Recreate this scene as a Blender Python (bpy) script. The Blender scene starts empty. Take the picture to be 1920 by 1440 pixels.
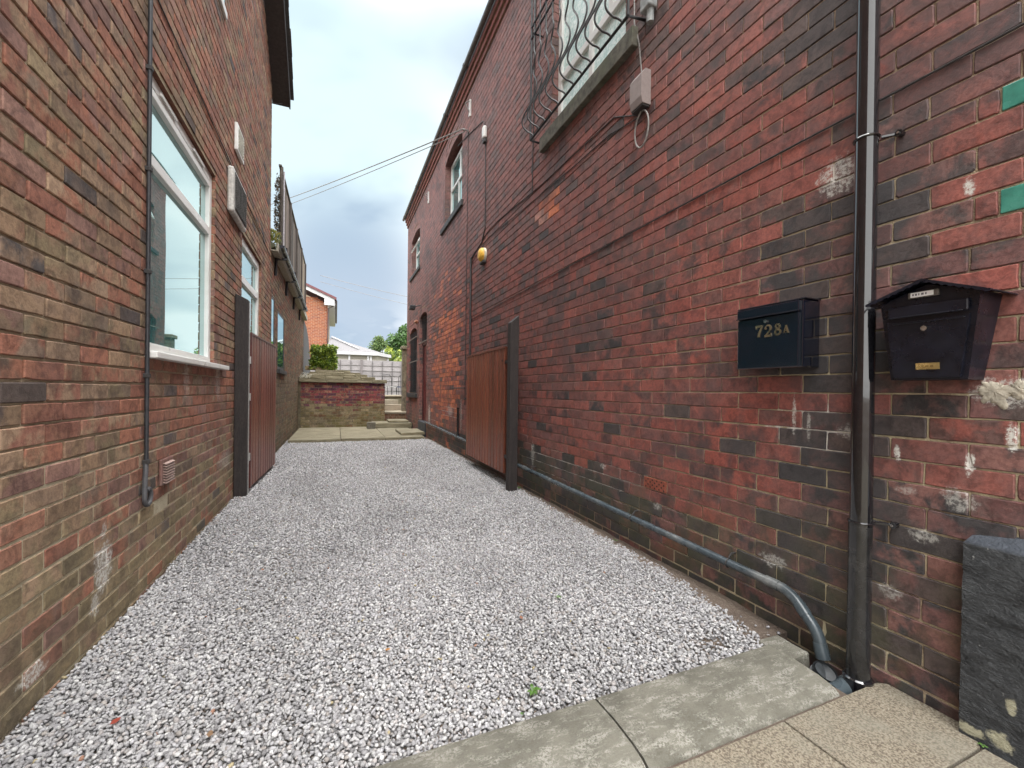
import bpy, bmesh, math, random
import numpy as np
from mathutils import Vector, Matrix, noise as mnoise
R_ = math.radians
scene = bpy.context.scene
COL = scene.collection

# ------------------------------------------------------------------ camera
H = 1.15
def cam_axes(yaw, pitch, roll):
    cy, sy = math.cos(yaw), math.sin(yaw)
    F = Vector((sy*math.cos(pitch), cy*math.cos(pitch), math.sin(pitch)))
    r = Vector((cy, -sy, 0)); u = r.cross(F)
    return r*math.cos(roll)+u*math.sin(roll), -r*math.sin(roll)+u*math.cos(roll), F
cr, cu, cf = cam_axes(R_(22.4196), R_(-.2), R_(.7))
cam = bpy.data.objects.new('camera', bpy.data.cameras.new('camera')); COL.objects.link(cam)
cam.matrix_world = Matrix(((cr.x, cu.x, -cf.x, 0), (cr.y, cu.y, -cf.y, 0), (cr.z, cu.z, -cf.z, H), (0, 0, 0, 1)))
cam.data.sensor_width = 36; cam.data.lens = 15.0
cam.data.shift_y = 15.82/1920
cam.data.clip_start = .02; cam.data.clip_end = 500
scene.camera = cam

# ------------------------------------------------------------------ sky, sun, exposure
SUN_EL, SUN_AZ = 58, 188          # azimuth measured clockwise from +Y (down the alley)
w = bpy.data.worlds.new('World'); scene.world = w; w.use_nodes = True
nt = w.node_tree; nt.nodes.clear()
def N(nt, t, **k):
    n = nt.nodes.new(t)
    for a, b in k.items(): setattr(n, a, b)
    return n
def setin(nt, n, i, v):
    if isinstance(v, bpy.types.NodeSocket): nt.links.new(v, n.inputs[i])
    elif v is not None: n.inputs[i].default_value = v
def M(nt, op, a, b=None, c=None, clamp=False):
    n = N(nt, 'ShaderNodeMath', operation=op); n.use_clamp = clamp
    for i, v in enumerate((a, b, c)): setin(nt, n, i, v)
    return n.outputs[0]
def VM(nt, op, a, b=None, s=None):
    n = N(nt, 'ShaderNodeVectorMath', operation=op); setin(nt, n, 0, a); setin(nt, n, 1, b)
    if s is not None: setin(nt, n, 3, s)
    return n.outputs['Value'] if op in ('LENGTH', 'DOT_PRODUCT') else n.outputs[0]
def MIX(nt, f, a, b, blend='MIX'):
    n = N(nt, 'ShaderNodeMix', data_type='RGBA', blend_type=blend)
    setin(nt, n, 0, f); setin(nt, n, 6, a); setin(nt, n, 7, b); return n.outputs[2]
def NOI(nt, vec, scale, detail=4, rough=.5, dist=0):
    n = N(nt, 'ShaderNodeTexNoise'); setin(nt, n, 'Vector', vec)
    n.inputs['Scale'].default_value = scale; n.inputs['Detail'].default_value = detail
    n.inputs['Roughness'].default_value = rough; n.inputs['Distortion'].default_value = dist
    return n.outputs['Fac']
def SM(nt, v, a, b, lo=0., hi=1.):
    n = N(nt, 'ShaderNodeMapRange', interpolation_type='SMOOTHSTEP'); setin(nt, n, 0, v)
    n.inputs[1].default_value = a; n.inputs[2].default_value = b
    n.inputs[3].default_value = lo; n.inputs[4].default_value = hi; return n.outputs[0]
sky = N(nt, 'ShaderNodeTexSky', sky_type='NISHITA', sun_disc=False)
sky.sun_elevation = R_(SUN_EL); sky.sun_rotation = R_(SUN_AZ); sky.air_density = 1.2; sky.dust_density = 2
tc = N(nt, 'ShaderNodeTexCoord'); d = VM(nt, 'NORMALIZE', tc.outputs['Generated'])
sp = N(nt, 'ShaderNodeSeparateXYZ'); nt.links.new(d, sp.inputs[0])
el = M(nt, 'MAXIMUM', sp.outputs[2], 0.)
# cloud layer coordinates (flattened toward the horizon like a real cloud sheet)
den = M(nt, 'ADD', el, .22)
cc = N(nt, 'ShaderNodeCombineXYZ')
nt.links.new(M(nt, 'DIVIDE', sp.outputs[0], den), cc.inputs[0]); nt.links.new(M(nt, 'DIVIDE', sp.outputs[1], den), cc.inputs[1])
n1 = NOI(nt, VM(nt, 'ADD', cc.outputs[0], (3.1, 1.7, .4)), 1.1, 3, .45, .2)
n2 = NOI(nt, VM(nt, 'ADD', cc.outputs[0], (7.1, 4.7, 2.4)), 1.7, 4, .5, .3)
def blob(dx, dy, dz, c0, c1):
    v = Vector((dx, dy, dz)).normalized()
    return SM(nt, VM(nt, 'DOT_PRODUCT', d, tuple(v)), c0, c1)
white = M(nt, 'ADD', SM(nt, n1, .42, .66), blob(.10, 1, .42, .93, 1.0), clamp=True)
grey = M(nt, 'MULTIPLY', M(nt, 'ADD', M(nt, 'MULTIPLY', SM(nt, n2, .48, .68), .45), blob(.02, 1, .23, .973, .999), clamp=True), .85)
bl = blob(-.04, 1, .60, .935, .995)
base = MIX(nt, .55, sky.outputs[0], (6.6, 7.8, 8.4, 1))
lum = MIX(nt, white, base, (10.8, 10.9, 10.8, 1))
lum = MIX(nt, M(nt, 'MULTIPLY', bl, .95), lum, (6.0, 7.5, 8.1, 1))
lum = MIX(nt, grey, lum, (2.9, 3.9, 5.2, 1))
gain = M(nt, 'MULTIPLY', SM(nt, el, .60, .95, 1.0, 5.2), SM(nt, sp.outputs[1], .15, -.5, 1., 2.6))   # overcast sky with gain added overhead and behind the camera to light the walls
lum = MIX(nt, M(nt, 'MAXIMUM', SM(nt, el, .62, .85), SM(nt, sp.outputs[1], .1, -.3)), lum, (9.2, 9.15, 9.0, 1))
scl = N(nt, 'ShaderNodeVectorMath', operation='SCALE'); nt.links.new(lum, scl.inputs[0]); nt.links.new(gain, scl.inputs[3])
bg = N(nt, 'ShaderNodeBackground'); bg.inputs[1].default_value = .10
nt.links.new(scl.outputs[0], bg.inputs[0])
out = N(nt, 'ShaderNodeOutputWorld'); nt.links.new(bg.outputs[0], out.inputs[0])
sd = bpy.data.lights.new('sun', 'SUN'); sd.energy = 0.8; sd.angle = R_(25); sd.color = (1, .97, .93)
sun = bpy.data.objects.new('sun', sd); COL.objects.link(sun)
sv = Vector((math.sin(R_(SUN_AZ))*math.cos(R_(SUN_EL)), math.cos(R_(SUN_AZ))*math.cos(R_(SUN_EL)), math.sin(R_(SUN_EL))))
sun.rotation_euler = sv.to_track_quat('Z', 'Y').to_euler()
scene.view_settings.view_transform = 'Standard'; scene.view_settings.look = 'None'
scene.view_settings.exposure = 0.45; scene.view_settings.gamma = 1

# ------------------------------------------------------------------ helpers
def material(name):
    m = bpy.data.materials.new(name); m.use_nodes = True
    return m, m.node_tree, m.node_tree.nodes['Principled BSDF']
def objco(nt): return N(nt, 'ShaderNodeTexCoord').outputs['Object']
def bump(nt, p, h, strength, dist=.01, prev=None):
    b = N(nt, 'ShaderNodeBump'); b.inputs['Strength'].default_value = strength; b.inputs['Distance'].default_value = dist
    nt.links.new(h, b.inputs['Height'])
    if prev is not None: nt.links.new(prev, b.inputs['Normal'])
    nt.links.new(b.outputs[0], p.inputs['Normal']); return b.outputs[0]
MATS = {}
def simple(name, col, rough=.6, metal=0, nscale=30, var=.25, bmp=.0, bscale=60, spec=.5, coat=0, dirt=None):
    if name in MATS: return MATS[name]
    m, nt, p = material(name); oc = objco(nt)
    f = NOI(nt, oc, nscale, 5, .6)
    c = MIX(nt, SM(nt, f, .3, .7), tuple(v*(1-var) for v in col)+(1,), tuple(min(1, v*(1+var)) for v in col)+(1,))
    if dirt:
        c = MIX(nt, SM(nt, NOI(nt, oc, nscale*.25, 5, .65), .5, .75, 0, .8), c, dirt+(1,))
    nt.links.new(c, p.inputs['Base Color'])
    nt.links.new(SM(nt, NOI(nt, oc, nscale*.6, 4), .25, .75, max(.02, rough-.1), min(1, rough+.12)), p.inputs['Roughness'])
    p.inputs['Metallic'].default_value = metal
    p.inputs['Specular IOR Level'].default_value = spec; p.inputs['Coat Weight'].default_value = coat
    if bmp: bump(nt, p, NOI(nt, oc, bscale, 5, .6), bmp, .005)
    MATS[name] = m; return m

class MB:
    def __init__(s): s.v = []; s.f = []; s.mi = []; s.c1 = []; s.c2 = []
    def add(s, vs, fs, mi=0, c1=None, c2=None):
        o = len(s.v); s.v += [tuple(a) for a in vs]
        for f in fs: s.f.append(tuple(i+o for i in f)); s.mi.append(mi); s.c1.append(c1 or (.5, .5, .5)); s.c2.append(c2 or c1 or (.5, .5, .5))
        return s
    def box(s, x0, x1, y0, y1, z0, z1, mi=0, c1=None):
        vs = [(x, y, z) for z in (z0, z1) for y in (y0, y1) for x in (x0, x1)]
        return s.add(vs, [(0, 2, 3, 1), (4, 5, 7, 6), (0, 1, 5, 4), (2, 6, 7, 3), (0, 4, 6, 2), (1, 3, 7, 5)], mi, c1)
    def bbox(s, x0, x1, y0, y1, z0, z1, b=.005, mi=0, jit=0, rng=None):
        bm = bmesh.new(); bmesh.ops.create_cube(bm, size=1)
        for v in bm.verts: v.co = Vector(((x0+x1)/2+v.co.x*(x1-x0), (y0+y1)/2+v.co.y*(y1-y0), (z0+z1)/2+v.co.z*(z1-z0)))
        bmesh.ops.bevel(bm, geom=bm.edges[:], offset=b, segments=2, affect='EDGES', profile=.5)
        if jit:
            for v in bm.verts: v.co += Vector((rng.uniform(-jit, jit), rng.uniform(-jit, jit), rng.uniform(-jit, jit)))
        bm.verts.index_update()
        s.add([v.co[:] for v in bm.verts], [[v.index for v in f.verts] for f in bm.faces], mi); bm.free(); return s
    def tube(s, pts, r, n=8, mi=0, cap=True):
        pts = [Vector(p) for p in pts]; rings = []; prev = None
        for i, p in enumerate(pts):
            t = (pts[min(i+1, len(pts)-1)]-pts[max(i-1, 0)]).normalized()
            if prev is None:
                a = t.orthogonal().normalized()
            else:
                a = (prev-t*prev.dot(t)).normalized()
            prev = a; b = t.cross(a); rr = r[i] if isinstance(r, (list, tuple)) else r
            rings.append([p+a*math.cos(2*math.pi*k/n)*rr+b*math.sin(2*math.pi*k/n)*rr for k in range(n)])
        vs = [v for q in rings for v in q]; fs = []
        for i in range(len(pts)-1):
            for k in range(n): fs.append((i*n+k, i*n+(k+1) % n, (i+1)*n+(k+1) % n, (i+1)*n+k))
        if cap: fs += [tuple(range(n-1, -1, -1)), tuple(range((len(pts)-1)*n, len(pts)*n))]
        return s.add(vs, fs, mi)
    def bars(s, pts, w, h=None, mi=0): return s.tube(pts, w, 4, mi)
    def prism(s, poly, axis, a0, a1, mi=0, c1=None):
        def P(q, a): return {0: (a, q[0], q[1]), 1: (q[0], a, q[1]), 2: (q[0], q[1], a)}[axis]
        n = len(poly); vs = [P(q, a0) for q in poly]+[P(q, a1) for q in poly]
        fs = [tuple(range(n))[::-1], tuple(range(n, 2*n))]+[(i, (i+1) % n, n+(i+1) % n, n+i) for i in range(n)]
        return s.add(vs, fs, mi, c1)
    def build(s, name, mats, parent=None, smooth=False, colors=False, loc=None):
        me = bpy.data.meshes.new(name); v = s.v
        if loc is not None: v = [(a-loc[0], b-loc[1], c-loc[2]) for a, b, c in v]
        me.from_pydata(v, [], s.f)
        for m in (mats if isinstance(mats, (list, tuple)) else [mats]): me.materials.append(m)
        me.polygons.foreach_set('material_index', s.mi)
        if smooth: me.polygons.foreach_set('use_smooth', [True]*len(s.f))
        if colors:
            for nm, dat in (('c1', s.c1), ('c2', s.c2)):
                a = me.attributes.new(nm, 'FLOAT_COLOR', 'FACE')
                a.data.foreach_set('color', np.array([c+(1,) for c in dat], dtype=np.float32).ravel())
        bm = bmesh.new(); bm.from_mesh(me); bmesh.ops.recalc_face_normals(bm, faces=bm.faces[:]) if not colors else None
        bm.to_mesh(me); bm.free()
        if smooth: 
            me.set_sharp_from_angle(angle=R_(38))
        me.update()
        return link(name, me, parent, loc)
def wloc(o): return Vector(o.get('_w', (0, 0, 0)))
def link(name, me, parent=None, loc=None):
    o = bpy.data.objects.new(name, me); COL.objects.link(o)
    L = Vector(loc) if loc is not None else Vector((0, 0, 0))
    if parent is not None:
        o.parent = parent; o.location = L-ORG.get(parent.name, Vector((0, 0, 0)))
    else: o.location = L
    ORG[o.name] = L; return o
ORG = {}
def thing(name, label, cat, loc=(0, 0, 0), group=None):
    o = bpy.data.objects.new(name, None); COL.objects.link(o); o.location = loc; o.empty_display_size = .1
    ORG[o.name] = Vector(loc); return tag(o, label, cat, group)
def tag(o, label, cat, group=None):
    o['label'] = label; o['category'] = cat
    if group: o['group'] = group
    return o
def struct(o, kind='structure'): o['kind'] = kind; return o
def sn(x, y, z=0, s=1.): return mnoise.noise(Vector((x*s, y*s, z*s)))   # -1..1
def lerp(a, b, t): return tuple(a[i]*(1-t)+b[i]*t for i in range(3))
def srgb(r, g, b):
    f = lambda c: c/12.92 if c <= .04045 else ((c+.055)/1.055)**2.4
    return (f(r/255), f(g/255), f(b/255))

# ------------------------------------------------------------------ brick + mortar materials
def patches(nt, oc, lst, nz):
    """soft irregular mask from a list of (x,y,z, ry,rz, strength)"""
    tot = None
    for (cy, cz, ry, rz, st) in lst:
        v = VM(nt, 'SUBTRACT', oc, (0, cy, cz)); v = VM(nt, 'MULTIPLY', v, (0, 1/ry, 1/rz))
        l = VM(nt, 'LENGTH', v); l = M(nt, 'ADD', l, M(nt, 'MULTIPLY', M(nt, 'SUBTRACT', nz, .5), 2.4))
        m = SM(nt, l, .55, 1.0, st, 0)
        tot = m if tot is None else M(nt, 'MAXIMUM', tot, m)
    return tot
def brick_mat(name, soot=(.050, .046, .048), sootamt=.5, rough=.78, white=None, green=None, spec=.35, bscale=1., dust=None):
    m, nt, p = material(name); oc = objco(nt)
    a = N(nt, 'ShaderNodeAttribute', attribute_name='c1').outputs['Color']
    b = N(nt, 'ShaderNodeAttribute', attribute_name='c2').outputs['Color']
    n_b = NOI(nt, oc, 9*bscale, 4, .6, .3); n_f = NOI(nt, oc, 55*bscale, 6, .7); n_g = NOI(nt, oc, 260, 4, .6)
    c = MIX(nt, SM(nt, n_b, .42, .6), a, b)
    c = MIX(nt, SM(nt, n_f, .40, .58, .62, 0), c, MIX(nt, 1., c, (.56, .52, .53, 1), 'MULTIPLY'))
    c = MIX(nt, SM(nt, NOI(nt, oc, 24*bscale, 7, .7, .8), .52, .70, 0, .5), c, MIX(nt, 1., c, (1.35, 1.3, 1.25, 1), 'MULTIPLY'))
    c = MIX(nt, SM(nt, n_g, .5, .8, 0, .2), c, MIX(nt, .5, c, (.5, .38, .3, 1)))
    c = MIX(nt, SM(nt, NOI(nt, oc, 13*bscale, 6, .7, .6), .47, .62, 0, .6), c, MIX(nt, 1., c, (.40, .40, .43, 1), 'MULTIPLY'))
    c = MIX(nt, SM(nt, NOI(nt, oc, 1.7, 7, .66, .5), .50, .66, 0, sootamt), c, soot+(1,))
    if green:
        sz = N(nt, 'ShaderNodeSeparateXYZ'); nt.links.new(oc, sz.inputs[0])
        g = M(nt, 'MULTIPLY', SM(nt, sz.outputs[2], green[0], green[1], 1, 0), SM(nt, NOI(nt, oc, 5, 5, .6), .35, .62))
        c = MIX(nt, M(nt, 'MULTIPLY', g, green[2]), c, green[3]+(1,))
    if dust: c = MIX(nt, SM(nt, NOI(nt, oc, 3.4, 7, .7), .56, .74, 0, dust[0]), c, dust[1]+(1,))
    fleck = SM(nt, NOI(nt, oc, 70, 3, .5), .74, .80, 0, .55)
    c = MIX(nt, M(nt, 'MULTIPLY', fleck, SM(nt, NOI(nt, oc, 2.1, 2), .5, .7)), c, (.5, .47, .43, 1))
    if white:
        w_ = M(nt, 'MULTIPLY', patches(nt, oc, white, NOI(nt, oc, 30, 7, .8)), SM(nt, NOI(nt, oc, 75, 6, .75), .42, .56, .12, 1))
        c = MIX(nt, w_, c, (.55, .54, .5, 1))
    nt.links.new(c, p.inputs['Base Color'])
    nt.links.new(SM(nt, n_f, .3, .7, rough-.14, rough+.12), p.inputs['Roughness'])
    p.inputs['Specular IOR Level'].default_value = spec
    h = M(nt, 'ADD', M(nt, 'MULTIPLY', n_f, .7), M(nt, 'ADD', M(nt, 'MULTIPLY', n_g, .25), M(nt, 'MULTIPLY', NOI(nt, oc, 22, 3), .8)))
    bump(nt, p, h, .55, .005)
    return m
def mortar_mat(name, c_lo, c_hi, dark=None, white=None, darkz=None, cream=None):
    m, nt, p = material(name); oc = objco(nt)
    f = NOI(nt, oc, 45, 6, .7)
    c = MIX(nt, f, c_lo+(1,), c_hi+(1,))
    if dark:
        c = MIX(nt, SM(nt, NOI(nt, oc, 2.6, 5, .6), .45, .62, 0, .75), c, dark+(1,))
        if darkz:
            sz = N(nt, 'ShaderNodeSeparateXYZ'); nt.links.new(oc, sz.inputs[0])
            c = MIX(nt, SM(nt, sz.outputs[2], darkz[0], darkz[1], 0, .7), c, dark+(1,))
    if cream:      # paler joints toward the street end and low down
        sx = N(nt, 'ShaderNodeSeparateXYZ'); nt.links.new(oc, sx.inputs[0])
        k = M(nt, 'MULTIPLY', SM(nt, sx.outputs[1], cream[0], cream[1], 1, .12), SM(nt, sx.outputs[2], cream[2], cream[3], 1, .30))
        k = M(nt, 'MULTIPLY', k, SM(nt, NOI(nt, oc, 5, 6, .7), .34, .56, .25, 1))
        c = MIX(nt, k, c, cream[4]+(1,))
    if white: c = MIX(nt, patches(nt, oc, white, NOI(nt, oc, 14, 5, .7)), c, (.80, .78, .74, 1))
    nt.links.new(c, p.inputs['Base Color']); p.inputs['Roughness'].default_value = .95
    p.inputs['Specular IOR Level'].default_value = .15
    bump(nt, p, M(nt, 'ADD', f, NOI(nt, oc, 160, 3)), .8, .006)
    return m
W_R = [(4.38, .44, .05, .15, .6), (.985, .925, .012, .040, 1.5), (.775, .915, .015, .045, 1.5), (.672, 1.015, .02, .05, 1.5), (1.24, 2.125, .03, .014, 1.5), (.70, 1.165, .085, .055, .8), (1.16, .99, .05, .04, .5), (.90, .62, .05, .03, .5), (.95, .78, .04, .02, .4), (1.5, .3, .08, .04, .5), (1.0, .36, .05, .03, .4), (1.22, 2.13, .10, .09, .75), (.785, 1.89, .018, .04, 1), (1.40, 1.05, .012, .10, .8), (1.33, 1.0, .012, .08, .5),
       (10.2, .55, .14, .3, .8), (8.2, .75, .25, .12, .5), (7.4, .7, .06, .35, .6), (.80, .78, .05, .05, .5), (3.0, .53, .05, .03, .6), (2.35, .36, .04, .03, .6)]
W_RM = W_R+[(3.9, .42, .8, .15, 1), (3.0, .40, .35, .10, 1), (8.3, .72, .9, .16, .9), (9.8, .35, .5, .2, .7), (1.3, .98, .25, .16, .9), (2.9, .5, .5, .1, .5)]
W_L = [(2.55, .31, .10, .13, .95), (2.48, .17, .05, .06, .7), (2.05, .12, .09, .035, .9), (3.72, 1.2, .08, .16, .35), (4.9, .45, .3, .1, .35), (4.6, 1.2, .1, .2, .4), (2.55, .47, .03, .05, .6)]
MB_R = brick_mat('red_brick_right', rough=.66, white=W_R, green=(.1, .75, .45, (.07, .075, .03)), spec=.4, sootamt=.62)
MM_R = mortar_mat('mortar_right', (.19, .12, .095), (.30, .21, .16), dark=(.12, .075, .06), white=W_RM, cream=(1.5, 4.0, 1.0, 3.0, (.46, .40, .27)))
MB_L = brick_mat('brown_brick_left', rough=.88, white=W_L, green=(.0, .9, .3, (.20, .165, .09)), spec=.2, sootamt=.30, bscale=.8, dust=(.25, (.3, .25, .2)))
MM_L = mortar_mat('mortar_left', (.26, .20, .14), (.40, .32, .225), dark=(.17, .125, .085), white=W_L, cream=(2.5, 9., .55, 1.25, (.46, .41, .30)))

def sub_int(ints, a, b):
    r = []
    for (x, y) in ints:
        if b <= x or a >= y: r.append((x, y)); continue
        if a > x: r.append((x, a))
        if b < y: r.append((b, y))
    return r
def bricks(mb, org, U, V, Nn, u0, u1, v0, v1, L, h, j, depth, colorf, openings=None, pu=0, pv=0, seed=1, jit=.0011, bev=.0032, simple_=False, half=.5, headers=None, mi=0):
    rng = random.Random(seed); org, U, V, Nn = map(Vector, (org, U, V, Nn))
    i0 = int(math.floor((v0-pv)/h))-1; i1 = int(math.ceil((v1-pv)/h))+1
    for i in range(i0, i1):
        vb = pv+i*h; vt = vb+h; b0, b1 = max(vb, v0), min(vt, v1)
        if b1-b0 < .012: continue
        vm = (b0+b1)/2; hdr = headers and headers(i)
        LL = L/2 if hdr else L
        off = (LL/2 if i % 2 else 0)*(2*half)+rng.uniform(-.006, .006)+(L/4 if hdr else 0)
        k0 = int(math.floor((u0-pu-off)/LL))-1; k1 = int(math.ceil((u1-pu-off)/LL))+1
        edges = [pu+off+k*LL+rng.uniform(-.004, .004) for k in range(k0, k1+1)]
        op = openings(b0, b1) if openings else []
        jz = rng.uniform(-.0012, .0012)
        for a, b in zip(edges[:-1], edges[1:]):
            a_, b_ = max(a, u0), min(b, u1)
            if b_-a_ < .02: continue
            c1, c2 = colorf((a+b)/2, vm, rng)
            for (x, y) in __import__('functools').reduce(lambda s, o: sub_int(s, *o), op, [(a_, b_)]):
                x += j/2 if x > u0+1e-4 else 0; y -= j/2 if y < u1-1e-4 else 0
                if y-x < .015: continue
                z0 = b0+j/2+jz; z1 = b1-j/2+jz+rng.uniform(-.0012, .0008)
                if simple_:
                    out_ = [(x, z0), (y, z0), (y, z1), (x, z1)]
                else:
                    ch = .002+abs(rng.gauss(0, .0018)); nx = 4
                    out_ = [(x+ch, z0)]+[(x+(y-x)*t/nx, z0) for t in range(1, nx)]+[(y-ch, z0), (y, z0+ch), (y, (z0+z1)/2), (y, z1-ch), (y-ch, z1)]
                    out_ += [(x+(y-x)*t/nx, z1) for t in range(nx-1, 0, -1)]+[(x+ch, z1), (x, z1-ch), (x, (z0+z1)/2), (x, z0+ch)]
                    out_ = [(p+rng.uniform(-jit, jit), q+rng.uniform(-jit, jit)) for p, q in out_]
                    if rng.random() < .10:
                        q = rng.randrange(len(out_)); cxm, czm = (x+y)/2, (z0+z1)/2
                        e = out_[q]; out_[q] = (e[0]+(.008 if e[0] < cxm else -.008), e[1]+(.005 if e[1] < czm else -.005))
                n = len(out_); dn = rng.uniform(-.0012, .0012)
                cx, cz = (x+y)/2, (z0+z1)/2
                def ins(p, q, e): return (p+(e if p < cx-.01 else -e if p > cx+.01 else 0), q+(e if q < cz-.005 else -e if q > cz+.005 else 0))
                tilt = rng.uniform(-.004, .004); tv = rng.uniform(-.012, .012)
                def W3(p, q, o): return org+U*p+V*q+Nn*(o+(p-cx)*tilt*2+(q-cz)*tv)
                F = [W3(*ins(p, q, bev), dn) for p, q in out_]
                E = [W3(*ins(p, q, bev*.25), dn-bev*.8) for p, q in out_]
                B = [W3(p, q, -depth) for p, q in out_]
                fs = [tuple(range(n))]+[(n+i_, n+(i_+1) % n, (i_+1) % n, i_) for i_ in range(n)]+[(2*n+i_, 2*n+(i_+1) % n, n+(i_+1) % n, n+i_) for i_ in range(n)]
                if U.cross(V).dot(Nn) < 0: fs = [f[::-1] for f in fs]
                mb.add(F+E+B, fs, mi, c1, c2)
def rect_face(mb, org, U, V, Nn, rects, o, mi=1, gridstep=None):
    org, U, V, Nn = map(Vector, (org, U, V, Nn)); fl = U.cross(V).dot(Nn) < 0
    for (a, b, c, d_) in rects:
        vs = [org+U*p+V*q+Nn*o for p, q in ((a, c), (b, c), (b, d_), (a, d_))]
        mb.add(vs, [(3, 2, 1, 0) if fl else (0, 1, 2, 3)], mi)
def rects_minus(u0, u1, v0, v1, ops):
    us = sorted({u0, u1, *[min(max(x, u0), u1) for o in ops for x in o[:2]]}); vs = sorted({v0, v1, *[min(max(x, v0), v1) for o in ops for x in o[2:]]})
    r = []
    for a, b in zip(us[:-1], us[1:]):
        run = None
        for c, d_ in zip(vs[:-1], vs[1:]):
            inside = any(o[0] < (a+b)/2 < o[1] and o[2] < (c+d_)/2 < o[3] for o in ops)
            if inside:
                if run: r.append((a, b, *run)); run = None
            else: run = (run[0], d_) if run else (c, d_)
        if run: r.append((a, b, *run))
    return r

# palettes (albedo)
RED = [(.29,.080,.060),(.315,.090,.067),(.26,.076,.060),(.29,.096,.075),(.275,.088,.072)]
PUR = [(.18,.085,.078),(.15,.075,.070),(.20,.098,.085),(.16,.088,.080)]
DRK = [(.060,.052,.052),(.078,.062,.060),(.050,.046,.048),(.095,.070,.064)]
ORG_ = [(.54,.16,.075),(.60,.19,.09),(.48,.14,.07)]
PINK = [(.52,.26,.20),(.48,.24,.19)]
def pick(rng, l): return l[rng.randrange(len(l))]
def col_right(y, z, rng):
    n1 = sn(y*1.0, z*1.6, 3.3); n2 = sn(y*.35, z*.5, 9.1); n3 = sn(y*2.6, z*4.5, 6.6)
    near = math.exp(-((y-1.2)/.30)**2)*(1 if z < 1.9 else .5)
    pd = .07+.22*max(0, n1)+.12*n3+.80*near
    if z < .34: pd += .65 if y < 9 else .2
    if y < 1.0 and z < .8: pd += .5
    if z > 2.6 and y < 2.9: pd += .22
    org = math.exp(-((y-8.7)/1.1)**4)*(1 if .75 < z < 2.7 else .25 if z < 3.6 else 0)
    if 2.7 < y < 4.7 and z < .50+.12*sn(y*2, 3): return pick(rng, DRK), pick(rng, DRK+PUR)
    if 3.87 < y < 4.3 and 3.0 < z < 3.26: c = pick(rng, PINK+ORG_); return c, c
    if rng.random() < org*.9: a, b = pick(rng, ORG_), pick(rng, ORG_+RED)
    elif rng.random() < pd: a, b = pick(rng, DRK), pick(rng, DRK+PUR+PUR)
    else:
        t = .42+.45*n2+.25*n1+rng.gauss(0, .15)+(.30 if y < 1.05 else .22*math.exp(-((y-1.2)/.7)**2))+(.12 if z > 2.4 else 0); t = max(0, min(1, t))
        a = lerp(pick(rng, RED), pick(rng, PUR), t); b = lerp(a, pick(rng, PUR+DRK+RED), .75)
    k = rng.uniform(.90, 1.10)
    if (z > 2.6 or y > 5) and org < .5:         # paler, dustier upper brickwork
        t = min(.38, (z-2.6)*.16 if z > 2.6 else 0)+min(.10, max(0, y-5)*.02); a, b = lerp(a, (.33, .20, .185), t), lerp(b, (.33, .20, .185), t)
    return tuple(v*k for v in a), tuple(v*k for v in b)
BRN = [(.275,.19,.125),(.31,.21,.135),(.25,.175,.122),(.225,.165,.122),(.33,.23,.155)]
LRED = [(.30,.135,.092),(.325,.148,.098),(.28,.13,.095),(.31,.16,.11)]
LDRK = [(.12,.095,.085),(.10,.088,.085),(.15,.115,.098),(.13,.11,.105)]
LPUR = [(.25,.145,.12),(.28,.165,.13)]
OLV = [(.26,.205,.125),(.29,.225,.14),(.235,.19,.12)]
def col_left(y, z, rng):
    n = sn(y*.7, z*1.1, 5.5)
    if y > 7.8:
        pr = .18+.2*n+(.18 if z > 1.5 else -.1); pool = BRN+OLV
        r = rng.random()
        a, b = (pick(rng, LRED), pick(rng, LRED+BRN)) if r < pr else (pick(rng, pool), pick(rng, pool+LDRK))
        k = rng.uniform(.7, 1.)
        return tuple(v*k for v in a), tuple(v*k for v in b)
    pr = .36+.25*n+.30*math.exp(-((y-5.2)/1.8)**2)*(1 if z < 1.35 else .3)+(.1 if z > 3.2 else 0)
    if z < .45: pr -= .22
    r = rng.random()
    if r < pr: a, b = pick(rng, LRED), pick(rng, LRED+BRN+LPUR)
    elif r < pr+.06: a, b = pick(rng, LDRK), pick(rng, LDRK+BRN)
    elif r < pr+.20: a, b = pick(rng, LPUR), pick(rng, LPUR+BRN)
    elif z < .6: a, b = pick(rng, OLV), pick(rng, BRN+OLV)
    else: a, b = pick(rng, BRN), pick(rng, BRN+LRED+OLV)
    k = rng.uniform(.85, 1.2)
    return tuple(v*k for v in a), tuple(v*k for v in b)

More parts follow.
